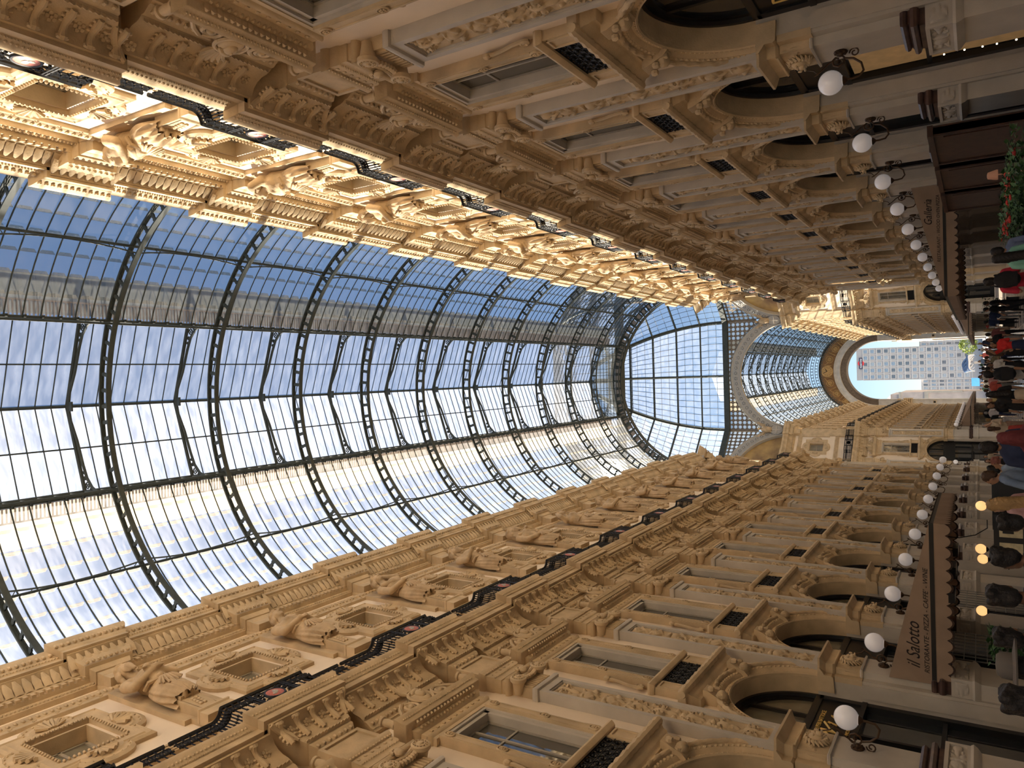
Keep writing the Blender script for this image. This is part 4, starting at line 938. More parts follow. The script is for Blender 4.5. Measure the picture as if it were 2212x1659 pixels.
for y in RY[:-1]+[RY[0]-P]:
    yc = y+P/2
    for me in purl.values(): ob('purlin', me, ceil, T(0, yc, 0))
    stuff('lantern_bars', lbar, ceil, T(0, yc, 0))
    for sg in (-1, 1):
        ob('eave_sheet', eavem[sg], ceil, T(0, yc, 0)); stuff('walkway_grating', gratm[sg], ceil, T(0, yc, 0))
        for c in range(1, NC): ob('glazing_bar', BARM[sg], ceil, T(0, yc+(c-NC/2)*CW, 0))
    if 11 < yc < 20:
        left_ = MB()
        for k, (m_, M) in enumerate(PANES):
            for c in range(NC):
                y1 = yc+(c-NC/2+.5)*CW
                if n_single < 300 and (yc < 15 or k % 13 in (4, 5, 6, 7, 8, 9, 10)): ob('glass_pane', PANEM[k], ceil, T(0, y1, 0)); n_single += 1
                else: left_.ext(m_, T(0, (c-NC/2+.5)*CW, 0), {0: 0 if M is PANE else 1, 1: 2})
        if left_.n: stuff('glass_panes', left_.mesh('glass_panes_rest', [PANE, PANEL_, LAP], 20), ceil, T(0, yc, 0))
    else: stuff('glass_panes', bay_panes, ceil, T(0, yc, 0))
# closing arch of the near arm with pale plates between its flanges
b = k_rib(8.25, 9.35, .3, 38); yE = 66.9
ob('end_arch', b.mesh('end_arch', RIB), ceil, T(0, yE, 0))
b = MB()
for i in range(38):
    a = D(3)+D(174)*(i+.5)/38; da = D(174)/38*.33
    b.add([vp(8.52, a-da, 0), vp(8.52, a+da, 0), vp(9.1, a+da, 0), vp(9.1, a-da, 0)], [(0, 1, 2, 3)])
ob('end_plates', b.mesh('end_plates', mat('pale painted plate', (.45, .38, .34), .7)), ceil, T(0, yE+.1, 0))
# lantern gable
b = MB(); b.add([(-LX, 0, 31.2), (LX, 0, 31.2), (LX, 0, LE), (0, 0, LR), (-LX, 0, LE)], [(0, 1, 2, 3, 4)]); ob('gable_pane', b.mesh('gable_pane', SCREEN), ceil, T(0, RY[-1]-.1, 0))
b = MB()
for i in range(9): b.box(-LX, LX, -.03, .03, 31.2+.33*i, 31.23+.33*i) if i < 6 else None
for i in range(-5, 6): b.box(i*.62-.02, i*.62+.02, -.03, .03, 31.2, 33+.9*(1-abs(i)/5.6))
ob('gable_bars', b.mesh('gable_bars', RIB), ceil, T(0, RY[-1]-.16, 0))
# roofs outside the vault: unseen parapets, the left added to shade panes and wall
b = MB(); b.box(-11.6, -11.0, -30, 66, 20, 27.1); b.box(-12.5, -9.2, -30, 66, 20, 23.5); struct('wall_outer_left', b.mesh('roof_parapet', CREAM))
b = MB(); b.box(11.0, 11.6, -30, 66, 20, 26.5); b.box(9.2, 12.5, -30, 66, 20, 23.5); struct('wall_outer_right', b.mesh('roof_parapet', CREAM))
# ------------------------------------------------------------------ octagon
def FRO(k): a = D(45*k); return T(AP*cos(a), YC+AP*sin(a), 0, a+pi)
HS = AP*math.tan(D(22.5))
far_bay = MB()                                              # one whole bay joined, for walls too far to show its pieces well
for fn in (k_wall, k_wframe, k_hood, k_pediment, k_sill, k_grille, k_wjoin, k_archivolt, k_shopframe, k_fascia, k_shopglass, k_awin, k_ajoin, k_attic_bay, k_corn_run): far_bay.ext(fn())
for q in (-1, 1): far_bay.ext(k_wpane(q)); far_bay.ext(k_console(q)); far_bay.ext(k_apane(q))
for q in range(3): far_bay.ext(k_lunette(q))
for k in range(5): far_bay.ext(k_modillion(), T(0, -.9+.45*k, 0)); far_bay.ext(k_rosette(), T(0, -.9+.45*k+.225, 0) @ ROSM)
far_pil = MB()
for fn in (k_shaft, k_pedestal, k_upper, k_capital, k_architrave, k_corn_block, k_attic_strip, k_attic_block): far_pil.ext(fn())
for k in range(5): far_pil.ext(k_modillion(), T(BK, -.9+.45*k, 0))
far_pil.ext(relief(.64, 5.3, 3), T(.205, 0, 5.68))
far_baym = far_bay.mesh('wall_bay', PAL); far_pilm = far_pil.mesh('pilaster', PAL)
railm = k_railing().mesh('balustrade', PAL)
NAMES8 = ['west', 'south_west', 'south', 'south_east', 'east', 'north_east', 'north', 'north_west']
arch_o = MB()                                               # carved arch of one octagon face
arch_o.arch([(-.4, 6.95), (.1, 6.95), (.16, 7.02), (.12, 7.1), (.06, 7.15), (.06, 8.1), (.12, 8.15), (.16, 8.24), (.1, 8.32), (-.4, 8.32)], VZ, 0, D(4), D(176), 48, iMo)
for i in range(30):
    a = D(8)+D(164)*(i+.5)/30; arch_o.lathe([(.34, 0), (.34, .05), (.26, .06), (.22, .03), (.12, .03), (.1, .09), (0, .1)], (.06, 7.62*cos(a), VZ+7.62*sin(a)), 'x', 12, iMo)
    for j in range(6): arch_o.ball((.1, 7.62*cos(a)+.18*cos(j*pi/3), VZ+7.62*sin(a)+.18*sin(j*pi/3)), (.03, .06, .06), 4, 3, iB)
arch_om = arch_o.mesh('face_arch', PAL)
sp_g = MB(); sp_l = MB(); ZT = 31.6
n = 40; v = []
for i in range(n+1):
    a = D(20)+D(140)*i/n; r1 = min((ZT-VZ)/max(sin(a), .01), HS/max(abs(cos(a)), .01)); v += [(-.1, 8.3*cos(a), VZ+8.3*sin(a)), (-.1, max(r1, 8.3)*cos(a), VZ+max(r1, 8.3)*sin(a))]
sp_g.add(v, [(2*i, 2*i+2, 2*i+3, 2*i+1) for i in range(n)])
for s in (-1, 1):
    c_ = .62
    for i in range(12):
        for j in range(9):
            u, z = HS-.15-c_*(i+.5), ZT-.12-c_*(j+.5)
            if math.hypot(u, z-VZ) < 8.15 or u < 0: continue
            v = []
            for q in range(16):
                t = 2*pi*q/16; m_ = max(abs(cos(t)), abs(sin(t))); r_ = .40 if q % 2 == 0 else .30
                v += [(-.04, s*(u+c_/2*cos(t)/m_), z+c_/2*sin(t)/m_), (-.04, s*(u+c_*r_*cos(t)), z+c_*r_*sin(t))]
            sp_l.add(v, [(2*q, 2*((q+1) % 16), 2*((q+1) % 16)+1, 2*q+1) for q in range(16)])
            sp_l.tube([(-.03, s*(u+.13*cos(q*pi/4)), z+.13*sin(q*pi/4)) for q in range(9)], .022, 4)
    sp_l.box(-.12, .04, min(s*HS, s*(HS-.14)), max(s*HS, s*(HS-.14)), 27.4, ZT)
sp_l.box(-.12, .06, -HS, HS, ZT-.12, ZT); sp_gm = sp_g.mesh('spandrel_glass', SCREEN); sp_lm = sp_l.mesh('spandrel_lattice', mat('grey brown cast lattice', (.2, .16, .12), .7, var=.2))
lun = MB(); n = 24; lun.add([(-.45, 0, 23.95)]+[(-.45, 7.0*cos(pi*i/n), 23.95+(6.0)*sin(pi*i/n)) for i in range(n+1)], [(0, i+1, i+2) for i in range(n)])
LUN = mat('ochre lunette mosaic', (.5, .34, .13), .7, var=.35, scale=.55, stain=(.22, .13, .07)); lunm = lun.mesh('lunette', LUN)
def eagle():
    b = MB(); b.ball((.5, 0, 26.3), (.45, .42, .75), 10, 8, iS); b.ball((.75, 0, 27.25), (.22, .17, .22), 8, 6, iS); b.tube([(.9, 0, 27.3), (1.08, 0, 27.22), (1.1, 0, 27.1)], [.09, .06, .02], 6, iS)
    for s in (-1, 1):
        for j in range(9): b.tube([(.35, s*.3, 26.5), (.4, s*(.7+.09*j), 26.75+.16*j), (.3, s*(.9+.13*j), 26.2+.32*j)], [.16, .13, .05], 5, iS)
    b.lathe([(.62, 0), (.66, .08), (.56, .12), (.5, .08), (0, .14)], (.35, 0, 25.0), 'x', 16, iMo, 1.25); b.box(.42, .54, -.06, .06, 24.4, 25.6, iG); b.box(.42, .54, -.5, .5, 24.94, 25.06, iG)
    for j in range(5): b.ball((.45, -.3+.15*j, 25.75), (.12, .12, .12), 6, 4, iS)
    return b.mesh('eagle', PAL)
eaglem = eagle()
for k in (0, 1, 2, 3, 4, 5, 7):
    M = FRO(k); w = struct('wall_octagon_'+NAMES8[k], arch_om, None, M)
    ob('spandrel_glass', sp_gm, w); ob('spandrel_lattice', sp_lm, w)
    if k % 2:
        for j in (-1, 0, 1): ob('wall_bay', far_baym, w, T(0, j*P, 0))
        for j in (-1.5, -.5, .5, 1.5): ob('pilaster', far_pilm, w, T(0, j*P*.985, 0))
        ob('lunette', lunm, w)
for k in range(1, 5):
    a = D(45*k-22.5) if k < 3 else D(45*k-22.5); r = AP/cos(D(22.5)); ob('eagle', eaglem, bpy.data.objects['wall_octagon_south'], bpy.data.objects['wall_octagon_south'].matrix_basis.inverted() @ T(r*cos(a), YC+r*sin(a), 0, a+pi))
# dome over the octagon
dome = struct('ceiling_dome'); DZ, DH = 31.9, 14.0
def dp(ph, t, o=0):       # ph azimuth (rad), t meridian angle
    q = (ph+D(22.5)) % D(45)-D(22.5); r = (AP+o)*cos(t)/cos(q); return (r*cos(ph), YC+r*sin(ph), DZ+(DH+o)*sin(t))
b = MB()
for k in range(8):
    a0, a1 = D(45*k-22.5), D(45*k+22.5)
    for (z0, z1, o0, o1) in ((31.3, 32.0, -.35, .25),):
        v = []
        for a in (a0, a1):
            for (r, z) in ((AP-.35, z0), (AP-.35, z1), (AP+.3, z1), (AP+.3, z0)): v.append((r/cos(D(22.5))*cos(a), YC+r/cos(D(22.5))*sin(a), z))
        b.add(v, [(0, 1, 5, 4), (1, 2, 6, 5), (2, 3, 7, 6), (3, 0, 4, 7)])
ob('drum_ring', b.mesh('drum_ring', RIB), dome)
T_ = [D(13.2*i) for i in range(6)]
for k in range(16):
    ph = D(22.5*k); b = MB(); b.tube([dp(ph, D(75)*i/20, -.05) for i in range(21)], .22 if k % 2 else .18, 5); b.tube([dp(ph, D(75)*i/20, -.65) for i in range(21)], .07, 4)
    for i in range(20): b.tube([dp(ph, D(75)*i/20, -.1), dp(ph, D(75)*(i+.5)/20, -.62)], .03, 3); b.tube([dp(ph, D(75)*(i+.5)/20, -.62), dp(ph, D(75)*(i+1)/20, -.1)], .03, 3)
    ob('dome_rib', b.mesh('dome_rib', RIB), dome)
for i, t in enumerate(T_[1:]):
    b = MB()
    for k in range(16):
        q0, q1 = D(22.5*k), D(22.5*(k+1)); b.tube([dp(q0, t, -.1), dp(q1, t, -.1)], .15 if i % 2 else .12, 5); b.tube([dp(q0, t, -.55), dp(q1, t, -.55)], .05, 4)
        for j in range(8): b.tube([dp(q0+(q1-q0)*j/8, t, -.12), dp(q0+(q1-q0)*(j+.5)/8, t, -.52)], .022, 3); b.tube([dp(q0+(q1-q0)*(j+.5)/8, t, -.52), dp(q0+(q1-q0)*(j+1)/8, t, -.12)], .022, 3)
    ob('dome_ring', b.mesh('dome_ring', RIB), dome)
b = MB(); g = MB()
for k in range(16):
    q0, q1 = D(22.5*k), D(22.5*(k+1))
    for j in range(1, 8): b.tube([dp(q0+(q1-q0)*j/8, D(68)*i/14, 0) for i in range(15)], .035, 3)
    for i in range(1, 16): t = D(66)*i/15; b.tube([dp(q0, t, 0), dp(q1, t, 0)], .03, 3)
    for i in range(5):
        for j in range(2):
            qa, qb = q0+(q1-q0)*j/2, q0+(q1-q0)*(j+1)/2; g.add([dp(qa, T_[i], .05), dp(qb, T_[i], .05), dp(qb, T_[i+1], .05), dp(qa, T_[i+1], .05)], [(0, 1, 2, 3)])
stuff('dome_bars', b.mesh('dome_bars', RIB), dome); stuff('dome_panes', g.mesh('dome_panes', PANE, 5), dome)
for s in (-1, 1):                                            # stubs of the side arms
    b = MB(); b.box(-.5, 0, -14, 0, 0, 24, iC)
    for e in (-1, 1): b.box(-14, -.3, min(e*HS, e*(HS+.4)), max(e*HS, e*(HS+.4)), 0, 23.9, iC)
    b.f, b.v, b.m, b.n = b.f[6:], b.v, b.m[6:], b.n
    struct('wall_side_arm', b.mesh('side_arm', PAL), None, FRO(0 if s > 0 else 4))
# ------------------------------------------------------------------ far arm
FK = [106.0+P*k for k in range(15)]
for s, nm in SIDES:
    w = struct('wall_far_'+nm, far_pilm, None, FR(s, FK[0]))
    for k, y in enumerate(FK):
        if k: part('pilaster', far_pilm, w, FR(s, y))
        if k < 14: part('wall_bay', far_baym, w, FR(s, y+P/2))
    for k, y in enumerate(FK): o = part('balustrade', railm, w, FR(s, y)); o['kind'] = 'stuff'
fc = struct('ceiling_far')
for k, y in enumerate(FK):
    ob('rib', ribm, fc, T(0, y, 0))
    if k < 14:
        for me in purl.values(): ob('purlin', me, fc, T(0, y+P/2, 0))
        stuff('glass_panes', bay_panes, fc, T(0, y+P/2, 0))
        if k > 1: stuff('lantern_bars', lbar, fc, T(0, y+P/2, 0)); ob('lantern_truss', truss, fc, T(0, y, 0))
        for sg in (-1, 1):
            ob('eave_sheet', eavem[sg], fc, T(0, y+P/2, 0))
            for c in range(1, NC): ob('glazing_bar', BARM[sg], fc, T(0, y+P/2+(c-NC/2)*CW, 0))
# end wall with the great arch, its painted bands and the clock
BZ = mat('brown painted arch band', (.26, .13, .045), .7, var=.2, scale=.8); BZL = mat('ochre painted scrollwork', (.55, .33, .12), .7, var=.15)
FW = T(0, YF1, 0, -pi/2)                                     # local x towards the camera
PW = [BZ, GREY, TAN, BZL, DARK, CREAM, mat('shade dark coffered soffit', (.16, .12, .085), .8, var=.2)]  # last one: the soffit's shadow is put into its dark brown
b = MB(); zc = 20.1
def band(p, r0, z0, r1, z1, mi, n=40):
    v = []
    for i in range(n+1): a = pi*i/n; v += [(p, r0*cos(a), z0+r0*sin(a)), (p, r1*cos(a), z1+r1*sin(a))]
    b.add(v, [(2*i, 2*i+2, 2*i+3, 2*i+1) for i in range(n)], mi)
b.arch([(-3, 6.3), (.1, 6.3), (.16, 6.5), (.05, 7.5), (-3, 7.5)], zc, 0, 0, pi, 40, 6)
b.arch([(0, 7.5), (.2, 7.5), (.3, 7.65), (.22, 7.8), (.22, 8.55), (.3, 8.65), (.3, 8.85), (0, 8.85)], zc, 0, D(0), D(180), 40, 1)
band(.05, 8.8, zc, 8.95, VZ, 0); band(.04, 8.9, VZ, 9.4, VZ, 4)
for s in (-1, 1):
    b.box(-3, .15, min(s*6.3, s*8.6), max(s*6.3, s*8.6), 0, zc, 1)
    b.box(-3, .4, min(s*6.2, s*8.6), max(s*6.2, s*8.6), 13.9, 15.3, 2); b.box(-3, .35, min(s*6.22, s*8.6), max(s*6.22, s*8.6), 16.0, 16.5, 2)
    b.box(.1, .3, min(s*6.6, s*7.2), max(s*6.6, s*7.2), 9.3, 9.9, 2); b.box(.28, .32, min(s*6.7, s*7.1), max(s*6.7, s*7.1), 9.4, 9.8, 4)
    for j in range(5): b.box(-3, .9, min(s*6.1, s*7.6), max(s*6.1, s*7.6), 13.7+.35*j, 13.95+.35*j, 2)
ew = struct('wall_end', b.mesh('wall_end', PW), None, FW)
b = MB()
for i in range(-4, 5):
    if i == 0: continue
    a = pi/2+i*D(17.5); r = 9.05-.25*abs(i)*.6; c = (r*cos(a)*.98, zc+1.25+r*sin(a)*.99)
    for rr in (.72, .42): b.tube([(.12, c[0]+rr*cos(2*pi*k/14), c[1]+rr*sin(2*pi*k/14)) for k in range(15)], .07, 4)
    for k in range(6): b.ball((.12, c[0]+.2*cos(k*pi/3), c[1]+.2*sin(k*pi/3)), (.05, .13, .13), 5, 3)
    a2 = a+D(8.7)*(1 if i < 0 else -1); c2 = (r*cos(a2)*.98, zc+1.25+r*sin(a2)*.99)
    b.tube([(.12, c[0]+.7*cos(a+pi/2), c[1]+.7*sin(a+pi/2)), (.12, c2[0]+.8*cos(a2), c2[1]+.8*sin(a2)), (.12, c2[0]-.7*cos(a2), c2[1]-.7*sin(a2))], .09, 4)
ob('scrollwork', b.mesh('scrollwork', BZL), ew)
ck = MB(); ck.lathe([(1.25, 0), (1.25, .08), (1.1, .1), (1.05, .06), (0, .06)], (.1, 0, 30.3), 'x', 32, 0)
for k in range(12): a = k*pi/6; ck.box(.16, .2, .86*cos(a)-.07, .86*cos(a)+.07, 30.3+.86*sin(a)-.07, 30.3+.86*sin(a)+.07, 1)
c_ = thing('wall_clock', 'round ochre wall clock above the far arch', 'clock', ck.mesh('wall_clock', [BZL, BZ]), FW)
for a, l_, wd in ((D(115), .85, .05), (D(35), .6, .07)): h_ = MB(); h_.tube([(.2, 0, 30.3), (.2, l_*cos(a), 30.3+l_*sin(a))], wd, 4); ob('clock_hand', h_.mesh('clock_hand', DARK), c_)
# ================================================================== THINGS
# herm statues of the attic
HK = [herm(k) for k in range(6)]
HL = ['bearded herm with arms crossed', 'female herm holding knotted cloth', 'female herm lifting one arm', 'hooded bearded herm', 'draped herm with raised arm', 'bearded herm clutching his chest']
ordw = {0: (0, 1, 2, 5, 3, 4, 1, 0, 2, 5, 1, 4), 1: (3, 2, 5, 1, 0, 4, 2, 3, 1, 5, 0, 2)}
for s, nm in SIDES:
    for i in range(12):
        k = ordw[int(s > 0)][i]; y = Y0+(i-1)*P-.1; mb_, mh, dr, pe = HK[k]
        t = thing('herm_statue', 'stone %s, %s from the near end of the %s attic' % (HL[k], ORD[i], nm), 'statue', None, FR(s, y) @ T(0, 0, 17.55), 'herm statues along the attic')
        ob('torso', mb_, t); ob('hair', mh, t); ob('drapery', dr, t); ob('pedestal', pe, t)
# wall lamps
LB, LA, LC, LG = [q.mesh(n_, PAL) for q, n_ in zip(lamp_parts(), ('wall_rosette', 'bracket_arm', 'globe_cup', 'globe'))]
def lamp(label, M, group):
    t = thing('wall_lamp', label, 'lamp', None, M, group)
    for n_, me in (('wall_rosette', LB), ('bracket_arm', LA), ('globe_cup', LC), ('globe', LG)): ob(n_, me, t)
for s, nm in SIDES:
    for i in range(12 if s > 0 else 11):
        k = i-(1 if s > 0 else 0); y = Y0+k*P+.1
        lamp('white globe lamp on scrolled bronze bracket, %s from the near end, %s wall' % (ORD[i], nm), FR(s, y), 'globe lamps on the %s wall' % nm)
for s, nm in SIDES:
    for i, y in enumerate(FK[:13]):
        lamp('small distant globe lamp, %s past the octagon on the far %s wall' % (ORD[i], nm), FR(s, y), 'globe lamps of the far arm')
for k, u in ((3, -2.4), (3, 2.4)): lamp('white globe lamp on the octagon wall %s the black arched shopfront' % ('left of' if u < 0 else 'right of'), FRO(k) @ T(0, u*1.02, 0), 'globe lamps of the octagon')
# balcony railings: one section to a bay
RB = k_railing(False).mesh('handrails', PAL); RF = railm; BAL = k_baluster().mesh('baluster', PAL); MP = k_medal_panel().mesh('scroll_panel', PAL); MD = k_medallion().mesh('medallion', PAL)
for s, nm in SIDES:
    for i, y in enumerate(YK):
        near = 1 <= i <= 3
        t = thing('balcony_railing', 'black iron balcony railing, %s section from the near end of the %s cornice' % (ORD[i], nm), 'railing', RB if near else RF, FR(s, y), 'balcony railings of the %s wall' % nm)
        if near:
            for p_, u in bal_pts(): ob('baluster', BAL, t, T(p_, u, 0))
        q = ob('scroll_panel', MP, t); ob('medallion', MD, q)
for k in (1, 3):
    for j in (-1, 0, 1):
        t = thing('balcony_railing', 'black iron balcony railing on the octagon wall %s, %s section' % ('right of the far arm' if k == 1 else 'left of the far arm', ('inner', 'middle', 'outer')[(j if k == 1 else -j)+1]), 'railing', RF, FRO(k) @ T(0, j*P, 0), 'balcony railings of the octagon'); ob('scroll_panel', MP, t)
# ------------------------------------------------------------------ shop signs (lettering on the fascias of the shop fronts)
def sign(s, j): return DOORS[(s, j)]
I4 = Matrix.Identity(4)
jr = {round(y, 2): j for j, y in enumerate(YB[4:])}
def jbay(k): return jr[round(Y0+(k+.5)*P, 2)]
d = sign(1, jbay(-1)); text('lettering', 'R', .62, T(-.45, -1.35, 4.6), GOLD, d, align='LEFT')
d = sign(1, jbay(0)); text('lettering', 'INO', .62, T(-.45, .35, 4.6), GOLD, d, align='LEFT', sx=1.15)
d = sign(-1, jbay(0))
text('lettering', 'SARTICOLI PERI BATTOCE', .15, T(-.45, 0, 5.12), GOLD, d); text('lettering', 'GIANO \u2022 INCISI \u2022 LAGO \u2022 SILE N', .12, T(-.45, .1, 4.47), GOLD, d)
b = MB(); b.tube([(-.44, -.95, 4.55), (-.44, -.6, 4.75), (-.44, -.3, 5.0), (-.44, -.2, 5.08), (-.44, -.22, 4.95), (-.44, -.3, 4.72), (-.44, -.1, 4.9), (-.44, .2, 5.06), (-.44, .24, 4.98), (-.44, .14, 4.78), (-.44, .3, 4.72), (-.44, .5, 4.85), (-.44, .62, 4.96), (-.44, .6, 4.8)], [.015, .03, .045, .03, .03, .02, .025, .035, .03, .03, .02, .02, .03, .02], 5)
ob('script_monogram', b.mesh('script_monogram', GOLD), d)
# the black octagon shop with its name in gold
M = FRO(3) @ T(0, P*0, 0); d = struct('door_%d' % (dn+1), kit(k_fascia), None, M @ T(.03, 0, 0)); text('lettering', 'PRADA', .5, T(-.4, 0, 4.62), GOLD, d, sx=1.25)
b = MB(); b.box(-.7, -.62, -1.5, 1.5, .4, 2.9, 0); ob('lit_interior', b.mesh('lit_interior', LITW), d, T(.09, 0, 0))
# lit interiors behind some shop panes (lamps of the shops)
b = MB(); b.box(-.57, -.56, -1.5, 1.5, .5, 2.4); litm = b.mesh('lit_interior', LIT)
b = MB(); b.box(-.57, -.56, -1.5, -.1, .5, 4.2); litm2 = b.mesh('warm_display', mat('warm shop display', (.35, .2, .09), .7, var=.3, scale=3, emit=((1, .6, .25), .05)))
for s, k in ((-1, 9), (1, 9)): ob('lit_interior', litm, sign(s, jbay(k)))
for s, k in ((-1, -1), (1, 0), (1, -1)): ob('warm_display', litm2, sign(s, jbay(k)))
b = MB(); b.box(-.565, -.555, -1.5, 1.5, .5, 4.2); ob('warm_display', b.mesh('warm_wall', mat('golden lit wall', (.6, .4, .16), .7, var=.3, scale=2, emit=((1, .6, .2), .3))), sign(1, jbay(8)))
# pictures in the first left window
for i, (u, z) in enumerate(((.35, 3.55), (.3, 2.95))):
    b = MB(); b.box(-.555, -.535, u-.24, u+.24, z-.24, z+.24, 0); b.box(-.535, -.53, u-.2, u+.2, z-.2, z+.2, 1); b.lathe([(.16, 0), (.16, .01), (0, .01)], (-.53, u, z), 'x', 16, 0); b.ball((-.52, u-.03, z), (.01, .07, .09), 8, 5, 1)
    t = thing('framed_picture', 'small framed portrait in the first left shop window, %s of the two' % ('upper' if i == 0 else 'lower'), 'picture', b.mesh('framed_picture', [DWOOD, mat('print paper %d' % i, (.42, .33, .2), .8)]), FR(-1, Y0-.5*P), 'portraits in the shop window')
# rows of small bulbs along shop windows
def on_x(px, py, X):
    v = _F*FPX+_U*(1106-px)+_R*(829.5-py); q = CAM+v*((X-CAM[0])/v[0]); return (q[0], q[1], q[2])
def bulbs(label, pts, grp):
    t = thing('bulb_string', label, 'light string', None, Matrix.Translation(pts[0]), grp); o0 = Vector(pts[0])
    c = MB(); c.tube([Vector(p)-o0 for p in pts], .012, 4); ob('cable', c.mesh('cable', IRON), t)
    bm = MB(); bm.ball((0, 0, -.02), .02, 8, 6); bm = bm.mesh('bulb', BULB)
    for p in pts: ob('bulb', bm, t, Matrix.Translation(Vector(p)-o0))
bulbs('string of lit bulbs hanging beside the second right pilaster', [on_x(px, py, 7.3) for px, py in ((2037, 118), (2081, 108), (2120, 101), (2151, 95), (2193, 86))], 'bulb strings')
bulbs('string of lit bulbs hanging beside the left restaurant shelf', [on_x(px, py, -7.05) for px, py in ((2102, 1338), (2131, 1343), (2149, 1344), (2172, 1347), (2196, 1350))], 'bulb strings')
bulbs('string of lit bulbs in the golden window near the octagon', [(7.3, 63.0, 2.6-.4*i) for i in range(4)], 'bulb strings')
# ------------------------------------------------------------------ awnings
def awning(label, s, y0, y1, xw, xo, zw, zo, lines, sc=.28):
    t = thing('awning', label, 'awning', None, T(s*xw, y0, 0), 'restaurant awnings'); L_ = y1-y0; w = xw-xo; o = -s
    b = MB(); tk = .02
    b.add([(0, 0, zw), (0, L_, zw), (o*w, L_, zo), (o*w, 0, zo), (0, 0, zw-tk), (0, L_, zw-tk), (o*w, L_, zo-tk), (o*w, 0, zo-tk)], [(0, 1, 2, 3), (4, 7, 6, 5), (0, 3, 7, 4), (1, 5, 6, 2), (2, 6, 7, 3)])
    ob('canopy', b.mesh('canopy', FABRIC), t)
    for yy, nm_ in ((0, 'side_panel'), (L_, 'side_panel')):
        b = MB(); b.add([(0, yy-.01, zw), (o*w, yy-.01, zo), (0, yy-.01, zo), (0, yy+.01, zw), (o*w, yy+.01, zo), (0, yy+.01, zo)], [(0, 1, 2), (3, 5, 4), (0, 3, 4, 1)]); ob(nm_, b.mesh('side_panel', FABRIC), t)
    b = MB(); a, c = sorted((0, o*w))
    for yy in (-.03, L_-.04): b.box(a, c, yy, yy+.07, zo-.1, zo)
    b.box(*sorted((o*w-o*.08, o*w)), 0, L_, zo-.1, zo); ob('beam', b.mesh('beam', BEAM), t)
    def val(length, n):
        m_ = MB(); k = n*6; top = [(i/k*length, 0, zo-.1) for i in range(k+1)]; bot = [(i/k*length, 0, zo-.34-.12*abs(sin(pi*i/6))**.7) for i in range(k+1)]
        m_.add(top+bot, [(i, i+1, k+2+i, k+1+i) for i in range(k)], 0)
        m_.add([(x, .004, z) for x, y, z in bot]+[(x, .004, z-.05) for x, y, z in bot], [(i, i+1, k+2+i, k+1+i) for i in range(k)], 1); return m_
    MAR = mat('dark valance trim', (.05, .028, .02), .9)
    v1 = val(w, max(4, int(w/.27))).mesh('valance', [FABRIC, MAR]); v2 = val(L_, max(4, int(L_/.27))).mesh('valance', [FABRIC, MAR])
    ob('valance', v1, t, Matrix.Scale(o, 4, (1, 0, 0)) @ T(0, -.02, 0)); ob('valance', v1, t, Matrix.Scale(o, 4, (1, 0, 0)) @ T(0, L_, 0)); ob('valance', v2, t, T(o*w, 0, 0, pi/2))
    for body, size, xx, zz, sh, sx in lines:              # lettering on the panel that faces the entrance
        B = Matrix(((1, 0, 0, 0), (0, 0, -1, 0), (0, 1, 0, 0), (0, 0, 0, 1)))
        c_ = bpy.data.curves.new('lettering', 'FONT'); c_.body = body; c_.size = size; c_.shear = sh; c_.extrude = .003; c_.resolution_u = 3; q = letters('lettering', c_, MARK); q.parent = t; q.matrix_basis = T(xx-s*xw, -.02, zz) @ B @ Matrix.Diagonal((sx, 1, 1, 1))
    return t
awning('taupe awning lettered il Salotto over the left restaurant terrace', -1, 21.04, 26.2, 7.2, 3.2, 3.79, 2.83, [('il Salotto', .42, -6.86, 3.09, .42, .76), ('RISTORANTE - PIZZA - CAFFE\' - WINE', .155, -6.95, 2.88, .3, 1.0)])
awning('taupe awning lettered Galleria over the right restaurant terrace', 1, 31.12, 48, 7.2, 3.15, 3.68, 2.7, [('Galleria', .36, 5.75, 3.04, .42, .84), ('RESTAURANT - WOOD OVEN PIZZA', .15, 4.4, 2.79, .3, .98)])
awning('long dark brown awning along the far right wall past the octagon', 1, 110, 172, 7.3, 4.4, 4.0, 2.75, [])
awning('long dark brown awning along the far left wall past the octagon', -1, 112, 172, 7.3, 4.6, 4.0, 2.75, [])
# ------------------------------------------------------------------ terrace furniture
def globe_lamp(label, x, y, z, r=.125):
    t = thing('table_globe_lamp', label, 'lamp', None, T(x, y, 0), 'lit globe lamps on the left terrace')
    g = MB(); g.lathe([(.05, -r*.93)]+[(r*cos(a), r*sin(a)) for a in np.linspace(-1.15, pi/2, 14)], (0, 0, z), 'z', 20); ob('globe', g.mesh('globe', WARM), t)
    p = MB(); p.lathe([(.13, 0), (.13, .03), (.02, .06), (.018, z-r-.05), (.06, z-r-.02), (.06, z-r*.9)], n=10); ob('post', p.mesh('post', IRON), t)
for i, (x, y, z, w) in enumerate(((-2.95, 22.6, 1.72, 'behind the menu board'), (-4.0, 22.3, 1.745, 'second of the four'), (-4.5, 23.4, 1.71, 'partly hidden by its neighbour'), (-5.55, 22.2, 1.755, 'nearest to the wall'))):
    globe_lamp('lit warm globe lamp on the left terrace, '+w, x, y, z)
def curve_pole(label, x, y):
    b = MB(); b.tube([(x, y, 3.0), (x-.02, y, 2.2), (x+.1, y-.1, 1.85), (x+.3, y-.15, 1.6), (x+.5, y-.15, 1.6)], .012, 5); thing('hanging_cable', label, 'cable', b.mesh('cable', IRON), None)
curve_pole('thin black cable curving down beside the lit globe', -3.6, 21.6)
b = MB(); b.box(-.5, .5, -.02, .02, .5, 1.5); b.box(-.44, -.4, -.03, .03, 0, .5); b.box(.4, .44, -.03, .03, 0, .5)
t = thing('menu_board', 'black menu board with two pale pages standing before the left terrace', 'menu board', b.mesh('menu_board', DARK), T(-3.05, 19.0, 0))
